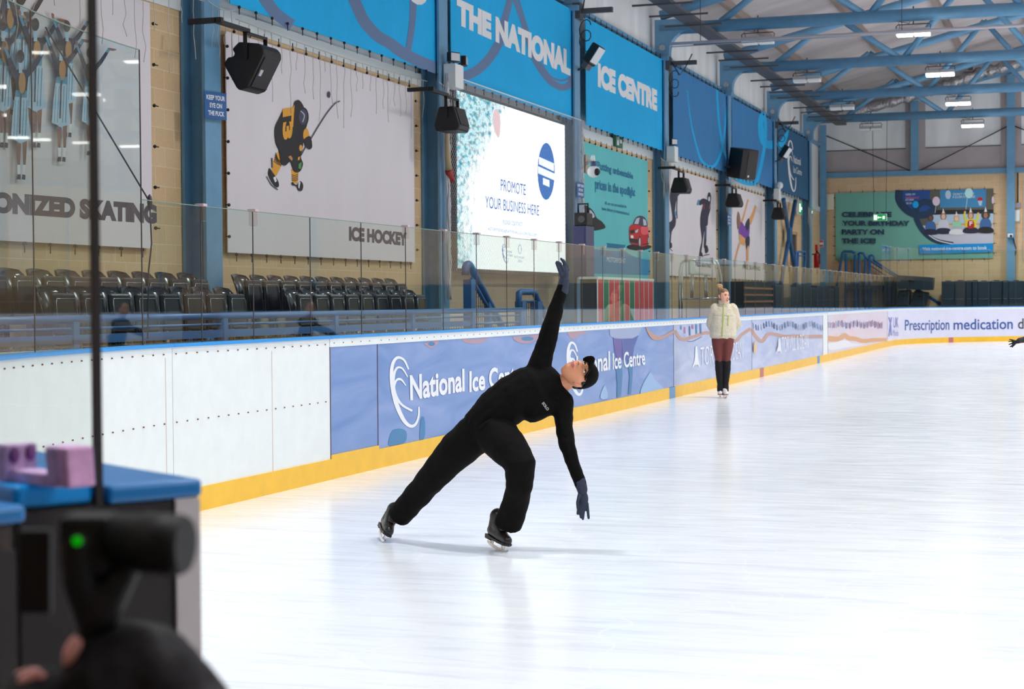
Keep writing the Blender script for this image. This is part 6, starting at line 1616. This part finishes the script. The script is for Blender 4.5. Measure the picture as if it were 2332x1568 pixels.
chain(b, [(zc3(.05, .82, -.1), .09), (zc3(-.08, .48, -.12), .065), (zc3(.02, .14, -.12), .045)]); chain(b, [(zc3(.05, .82, .1), .09), (zc3(.1, .48, .12), .065), (zc3(.3, .16, .12), .045)])
remesh('body', b, SKIN_M, .009, p3, 2); face_parts(p3, H3, AX3)
b = MB(); chain(b, [(zc3(-.09, 1.22), .12), (zc3(0, .98), .14), (zc3(.05, .82), .13)]); b.cap(zc3(-.09, 1.24, -.16), zc3(-.06, 1.24, .16), .075, .075)
chain(b, [(zc3(-.1, 1.24, -.16), .075), (Q(2388, 752), .062), (Q(2350, 769), .054), (Q(2322, 775), .044)]); chain(b, [(zc3(-.05, 1.24, .16), .075), (zc3(.2, 1.0, .3), .06), (zc3(.42, 1.02, .34), .045)])
remesh('jacket', b, GRYJ, .011, p3, 3, folds(.008, 12))
b = MB(); b.cap(zc3(.04, .84, -.02), zc3(.06, .84, .02), .15, .15); b.loft([zc3(.05, .86, -.1), zc3(-.08, .48, -.12), zc3(.02, .12, -.12)], [.115, .085, .075], 16); b.loft([zc3(.05, .86, .1), zc3(.1, .48, .12), zc3(.29, .14, .12)], [.115, .085, .075], 16); remesh('trousers', b, BLKT, .012, p3, 3)
b = MB(); hand(b, [(Q(2313, 778), (CR*.045+CU*.008, CU*.032, CF*.025))], [[Q(2312, 776, -.02), Q(2305, 773.5, -.02), Q(2299, 772.5, -.02)], [Q(2309, 776), Q(2303, 776.5), Q(2297.5, 777)], [Q(2309, 779), Q(2303, 782), Q(2298, 784)], [Q(2310, 781), Q(2305, 786), Q(2300.5, 789)], [Q(2312, 783), Q(2308, 787), Q(2305, 790)]], .0105); b.cap(Q(2316, 777), Q(2324, 775), .036, .038)
mg = remesh('glove', b, M('black_glove', (24, 20, 24), .8), .006, p3, 1)
b = MB(); c = zc3(.52, 1.02, .34); hand(b, [(c, (CR*.05, CU*.03, CF*.03))], [[c, c+CR*.07+CF*.02*k+CU*.01, c+CR*.11+CF*.022*k] for k in (-1, -.4, .3, 1)]+[[c, c+CU*.04+CR*.02, c+CU*.07+CR*.04]], .0105); remesh('glove', b, M('black_glove', (24, 20, 24)), .006, p3, 1)
hr = MB(); s, f_, u = AX3; hr.ell(H3+u*.03-f_*.02, (s*.083, f_*.09, u*.098), 18); obj('hair', hr, HAIRD, p3)
for (x, d) in ((.02, -.12), (.3, .12)): skate(p3, zc3(x, 0, d)+Vector((0, 0, .001)), frame((0, 1, 0), (-.9, 0, .4)), BOOTB)
# ================================================================ the near boards by the gate opening
Uz = Vector((0, 0, 1))
NEARD = M('dark_board_frame', (34, 28, 30), .7, 1.0, .2, 6.0); NEARP = M('brown_plywood', (80, 64, 55), .8, 1.0, .3, 4.0); EDGEW = M('grey_white_panel_edge', (186, 178, 180), .5, .9)
CAPD = M('deep_blue_cap', (0, 108, 176), .3, .9); CREAM = M('cream_board_back', (206, 202, 184), .6, .9); MUST = M('mustard_kick_plastic', (196, 176, 84), .5, .9)
S0 = S_NEAR
t = thing('rink_board', 'near board end with two blue cap strips at the gate opening', 'board', path(S0)[0], 'boards along the ice')
s1 = S0+1.595
m = MB(); strip(m, S0, s1, -.012, .030, .18, 1.238); obj('panel', m, BW, t)
m = MB(); strip(m, S0, s1, -.012, .034, 0, .18); obj('kick_plate', m, YEL, t)
m = MB(); strip(m, S0-.004, s1, -.13, .036, 1.238, 1.268); obj('cap_rail', m, CAPD, t, bevel=.008)
m = MB(); strip(m, S0+.012, s1, -.275, -.148, 1.24, 1.276); obj('cap_rail', m, CAPB, t, bevel=.008)
m = MB(); strip(m, S0-.002, S0+.05, -.012, .031, 0, 1.236); obj('edge_strip', m, EDGEW, t)
m = MB(); strip(m, S0+.004, S0+.03, -.27, -.012, .0, 1.236); obj('end_plate', m, NEARD, t)
m = MB(); strip(m, S0+.0, S0+.012, -.20, -.075, .12, .78); obj('plywood_patch', m, NEARP, t)
m = MB(); strip(m, S0+.05, s1, -.262, -.25, .0, .95); obj('back_sheet', m, NEARD, t)
m = MB(); strip(m, S0+.06, s1, -.262, -.25, .95, 1.235); obj('back_band', m, CREAM, t)
p, q = path(S0+.02); m = MB(); 
for zz in (.9, .5): m.tube(p-q*.14+Uz*zz-(path(S0+.2)[0]-p).normalized()*.02, p-q*.14+Uz*zz+(path(S0+.2)[0]-p).normalized()*.01, .012, 8)
obj('bolt', m, BLACKP, t)
# the glass standing in the slot
t = thing('glass_panel', 'near glass panel with a thick dark edge rising out of the near board end', 'glass panel', path(S0)[0]+Uz*1.24, 'glass panels above the boards')
a, b_ = path(S0+.012), path(S0+1.7)
m = MB(); vs = []
for i in range(6):
    p, q = path(S0+.02+1.6*i/5); vs += [p-q*.139+Uz*1.22, p-q*.139+Uz*3.4]
m.add(vs, [(2*i, 2*i+2, 2*i+3, 2*i+1) for i in range(5)]); obj('pane', m, GLASSF, t)
m = MB(); strip(m, S0+.006, S0+.02, -.1445, -.1335, 1.15, 3.4); obj('edge_trim', m, M('dark_glass_edge', (26, 18, 22), .5), t)
# open gate leaf at the far left
g0, g1 = onz(24, 1168, 1.25), onz(-300, 1120, 1.25)
t = thing('gate_leaf', 'brown-backed gate leaf with a blue cap swung open at the left edge of the photo', 'gate', (g0.x, g0.y, 0))
d = (g1-g0); d.z = 0; L_ = d.length; d.normalize(); nn = Vector((-d.y, d.x, 0)); nn = nn if nn.dot(CF) < 0 else -nn
def slab(s0, s1, d0, d1, z0, z1): return MB().hexa([g0+d*s0+nn*d0-Uz*(g0.z-z0), g0+d*s1+nn*d0-Uz*(g0.z-z0), g0+d*s1+nn*d1-Uz*(g0.z-z0), g0+d*s0+nn*d1-Uz*(g0.z-z0)], [g0+d*s0+nn*d0-Uz*(g0.z-z1), g0+d*s1+nn*d0-Uz*(g0.z-z1), g0+d*s1+nn*d1-Uz*(g0.z-z1), g0+d*s0+nn*d1-Uz*(g0.z-z1)])
obj('panel', slab(-.0, L_, 0, .05, .02, 1.235), M('brown_grey_gate_back', (66, 54, 50), .7, 1.0, .15, 3.0), t); obj('cap_rail', slab(-.012, L_, -.02, .07, 1.235, 1.262), CAPD, t, bevel=.008)
obj('hinge_bar', slab(-.03, -.005, .01, .04, .05, 1.2), NEARD, t)
k = MB(); k.hexa([g0+d*-.035+nn*.06-Uz*1.2, g0+d*-.008+nn*.06-Uz*1.2, g0+d*-.008+nn*.08-Uz*1.2, g0+d*-.035+nn*.08-Uz*1.2], [g0+d*-.035+nn*.06-Uz*.16, g0+d*-.008+nn*.06-Uz*.16, g0+d*-.008+nn*.08-Uz*.16, g0+d*-.035+nn*.08-Uz*.16]); obj('kick_edge', k, MUST, t)

# skate guard left on the cap
PUR = M('marbled_lilac_foam', (198, 166, 208), .6, .95, .35, 30.0); PURD = M('plum_foam', (120, 70, 130), .7, .95, .3, 30.0)
c0, c1 = onz(30, 1092, 1.276), onz(188, 1112, 1.276)
d = (c1-c0); L_ = d.length; d.normalize(); sd = Vector((-d.y, d.x, 0))
t = thing('skate_guard', 'lilac and pink marbled skate guard lying on the blue cap of the near boards', 'skate guard', c0)
def gb(s0, s1, w, z0, z1, lean=0): return MB().hexa([c0+d*s0-sd*w+Uz*z0, c0+d*s1-sd*w+Uz*z0, c0+d*s1+sd*w+Uz*z0, c0+d*s0+sd*w+Uz*z0], [c0+d*(s0+lean)-sd*w+Uz*z1, c0+d*(s1+lean)-sd*w+Uz*z1, c0+d*(s1+lean)+sd*w+Uz*z1, c0+d*(s0+lean)+sd*w+Uz*z1])
obj('base', gb(0, L_*.82, .022, 0, .02), PUR, t, bevel=.004)
obj('heel_cup', gb(L_*.70, L_*.86, .024, .002, .062, -.008), PUR, t, bevel=.004); obj('heel_cup', gb(L_*.87, L_*1.0, .024, .002, .062, -.006), M('pink_marbled_foam', (206, 156, 200), .6, .95, .3, 30.0), t, bevel=.004)
obj('toe_cup', gb(0, .026, .028, 0, .058, .002), PUR, t, bevel=.004)
obj('plug', MB().ell(c0+d*.03-sd*.014+Uz*.042, (d*.006, sd*.009, Uz*.014), 10), PURD, t); obj('plug', MB().ell(c0+d*.03+sd*.014+Uz*.044, (d*.006, sd*.009, Uz*.014), 10), PURD, t)

# ================================================================ the person filming at the bottom left, and the camera rig
V = lambda px, py, d=0.0: at(px, py, 1.72+d)
JKT = M('black_padded_jacket', (24, 20, 23), .75, 1.0, .2, 12.0, .3, 25.0, spec=.3); RIGB = M('black_camera_body', (13, 10, 11), .55, spec=.3); HANDM = M('pink_skin', (214, 150, 142), .5, .85, .06, 20.0)
c = V(185, 1300)
t = thing('camera_rig', 'black blurred camera with a big lens and a green light on a handheld grip', 'camera', V(185, 1500))
def cap_tube(name, pts, m): mb = MB(); mb.loft([V(*p[:3]) for p in pts], [p[3] for p in pts], 20); return obj(name, mb, m, t)
cap_tube('lens', [(205, 1222, .02, .022), (255, 1226, .015, .024), (260, 1228, .015, .027), (330, 1234, .0, .028), (335, 1236, 0, .0305), (405, 1240, -.02, .0305), (424, 1241, -.022, .027)], RIGB)
mb = MB(); mb.box(V(205, 1232, .02), (.05, .055, .055), ax=(CR, CF, CU)); mb.box(V(186, 1195, .02), (.03, .04, .02), ax=(CR, CF, CU)); obj('camera_body', mb, RIGB, t, bevel=.006)
mb = MB(); chain(mb, [(V(176, 1240, .0), .016), (V(180, 1330, .0), .017), (V(215, 1420, .01), .019), (V(222, 1520, .02), .018)]); chain(mb, [(V(222, 1400, .01), .022), (V(300, 1270, .02), .014)]); remesh('grip', mb, RIGB, .004, t, 2)
obj('monitor', MB().box(V(80, 1300, .05), (.034, .012, .085), ax=(CR, CF, CU)), RIGB, t, bevel=.003)
obj('status_light', MB().sph(V(176, 1231, -.018), .0045, 12), E('green_status_light', (0, 190, 0), .7), t)
fl = V(300, 1568); fl.z = -.02; fl = Vector((-.62, 1.25, -.02))
t = thing('person', 'person filming, cut off at the bottom left, in a dark padded jacket', 'person', fl)
G_ = lambda x, y, z: fl+Vector((x, y, z+.02))
AXF = frame((-.1, .95, .1), (.3, -.2, -.9)); HF = G_(-.03, .02, .98)
b = MB(); add_head(b, HF, AXF)
wr, el = V(195, 1500, .02), V(330, 1640, .03)
chain(b, [(G_(-.03, .0, .9), .055), (G_(-.05, -.02, .8), .08), (G_(-.06, -.06, .5), .12), (G_(-.06, -.1, .25), .12)])
chain(b, [(G_(.12, .05, .78), .055), (el, .045), (V(235, 1545, .02), .030)]); chain(b, [(G_(-.2, .05, .78), .055), (V(20, 1700, .0), .045), (V(90, 1610, .0), .03)])
for sg in (-.1, .1): chain(b, [(G_(-.06+sg, -.1, .22), .09), (G_(-.04+sg*1.6, .32, .42 if sg > 0 else .1), .065), (G_(-.04+sg*1.6, .12 if sg > 0 else -.2, .06), .045)])
remesh('body', b, HANDM, .008, t, 2); face_parts(t, HF, AXF)
b = MB(); hand(b, [(V(196, 1500, .012), (CR*.022+CU*.012, CU*.026-CR*.01, CF*.02))], [[V(170, 1512, -.01), V(160, 1490, -.022), V(172, 1464, -.02)], [V(190, 1500, .03), V(215, 1492, -.012), V(235, 1490, .01)], [V(192, 1512, .03), V(218, 1508, -.012), V(236, 1506, .01)], [V(198, 1526, .03), V(222, 1522, -.012), V(238, 1520, .01)], [V(204, 1538, .03), V(226, 1536, -.01), V(240, 1534, .01)]], .0088); chain(b, [(V(205, 1515, .02), .026), (V(240, 1552, .02), .03)])
remesh('hand', b, HANDM, .0036, t, 2)
b = MB(); hand(b, [(V(72, 1568, .0), (CR*.024, CU*.022, CF*.016))], [[V(45, 1572, -.01), V(60, 1548, -.02), V(78, 1534, -.018)], [V(80, 1560), V(96, 1548, -.015), V(104, 1560, -.01)], [V(82, 1570), V(100, 1562, -.015), V(106, 1574, -.01)], [V(84, 1580), V(102, 1576, -.015), V(106, 1588, -.01)], [V(84, 1590), V(100, 1590, -.012), V(104, 1600, -.01)]], .0088); chain(b, [(V(78, 1580), .026), (V(90, 1612), .03)])
remesh('hand', b, HANDM, .0036, t, 2)
b = MB()
chain(b, [(G_(-.04, -.01, .76), .14), (G_(-.06, -.06, .5), .16), (G_(-.06, -.1, .28), .15)])
b.cap(G_(-.18, .03, .76), G_(.1, .03, .76), .09, .09)
chain(b, [(G_(.12, .05, .77), .09), (V(400, 1640, .06), .062), (V(345, 1530, .03), .048), (V(300, 1500, .03), .04), (V(262, 1500, .02), .034)])
b.cap(V(300, 1520, .01), V(222, 1545, -.012), .045, .036); b.cap(V(262, 1500, .0), V(212, 1500, -.01), .03, .022); chain(b, [(V(262, 1530, .02), .03), (V(250, 1600, .03), .04)]); chain(b, [(G_(-.2, .05, .77), .085), (V(20, 1720, .0), .06), (V(84, 1612, .0), .043)])
remesh('padded_jacket', b, JKT, .007, t, 3, folds(.004, 22))
b = MB()
for sg in (-.1, .1): chain(b, [(G_(-.06+sg, -.1, .22), .12), (G_(-.04+sg*1.6, .32, .42 if sg > 0 else .11), .085), (G_(-.04+sg*1.6, .12 if sg > 0 else -.2, .09), .07)])
b.cap(G_(-.14, -.1, .24), G_(.02, -.1, .24), .14, .14); remesh('trousers', b, M('dark_jeans', (34, 34, 42), .8), .012, t, 3)
for sg in (-1, 1): b = MB(); p = G_(-.04+sg*.16, .12 if sg > 0 else -.22, .045); chain(b, [(p+Vector((0, -.06, 0)), .045), (p+Vector((0, .12, -.005)), .04)]); remesh('shoe', b, BLACKP, .01, t, 2)
b = MB(); s, f_, u = AXF; b.ell(HF+u*.03-f_*.012, (s*.086, f_*.098, u*.10), 20); obj('beanie', b, M('black_beanie', (20, 18, 20), .9), t)
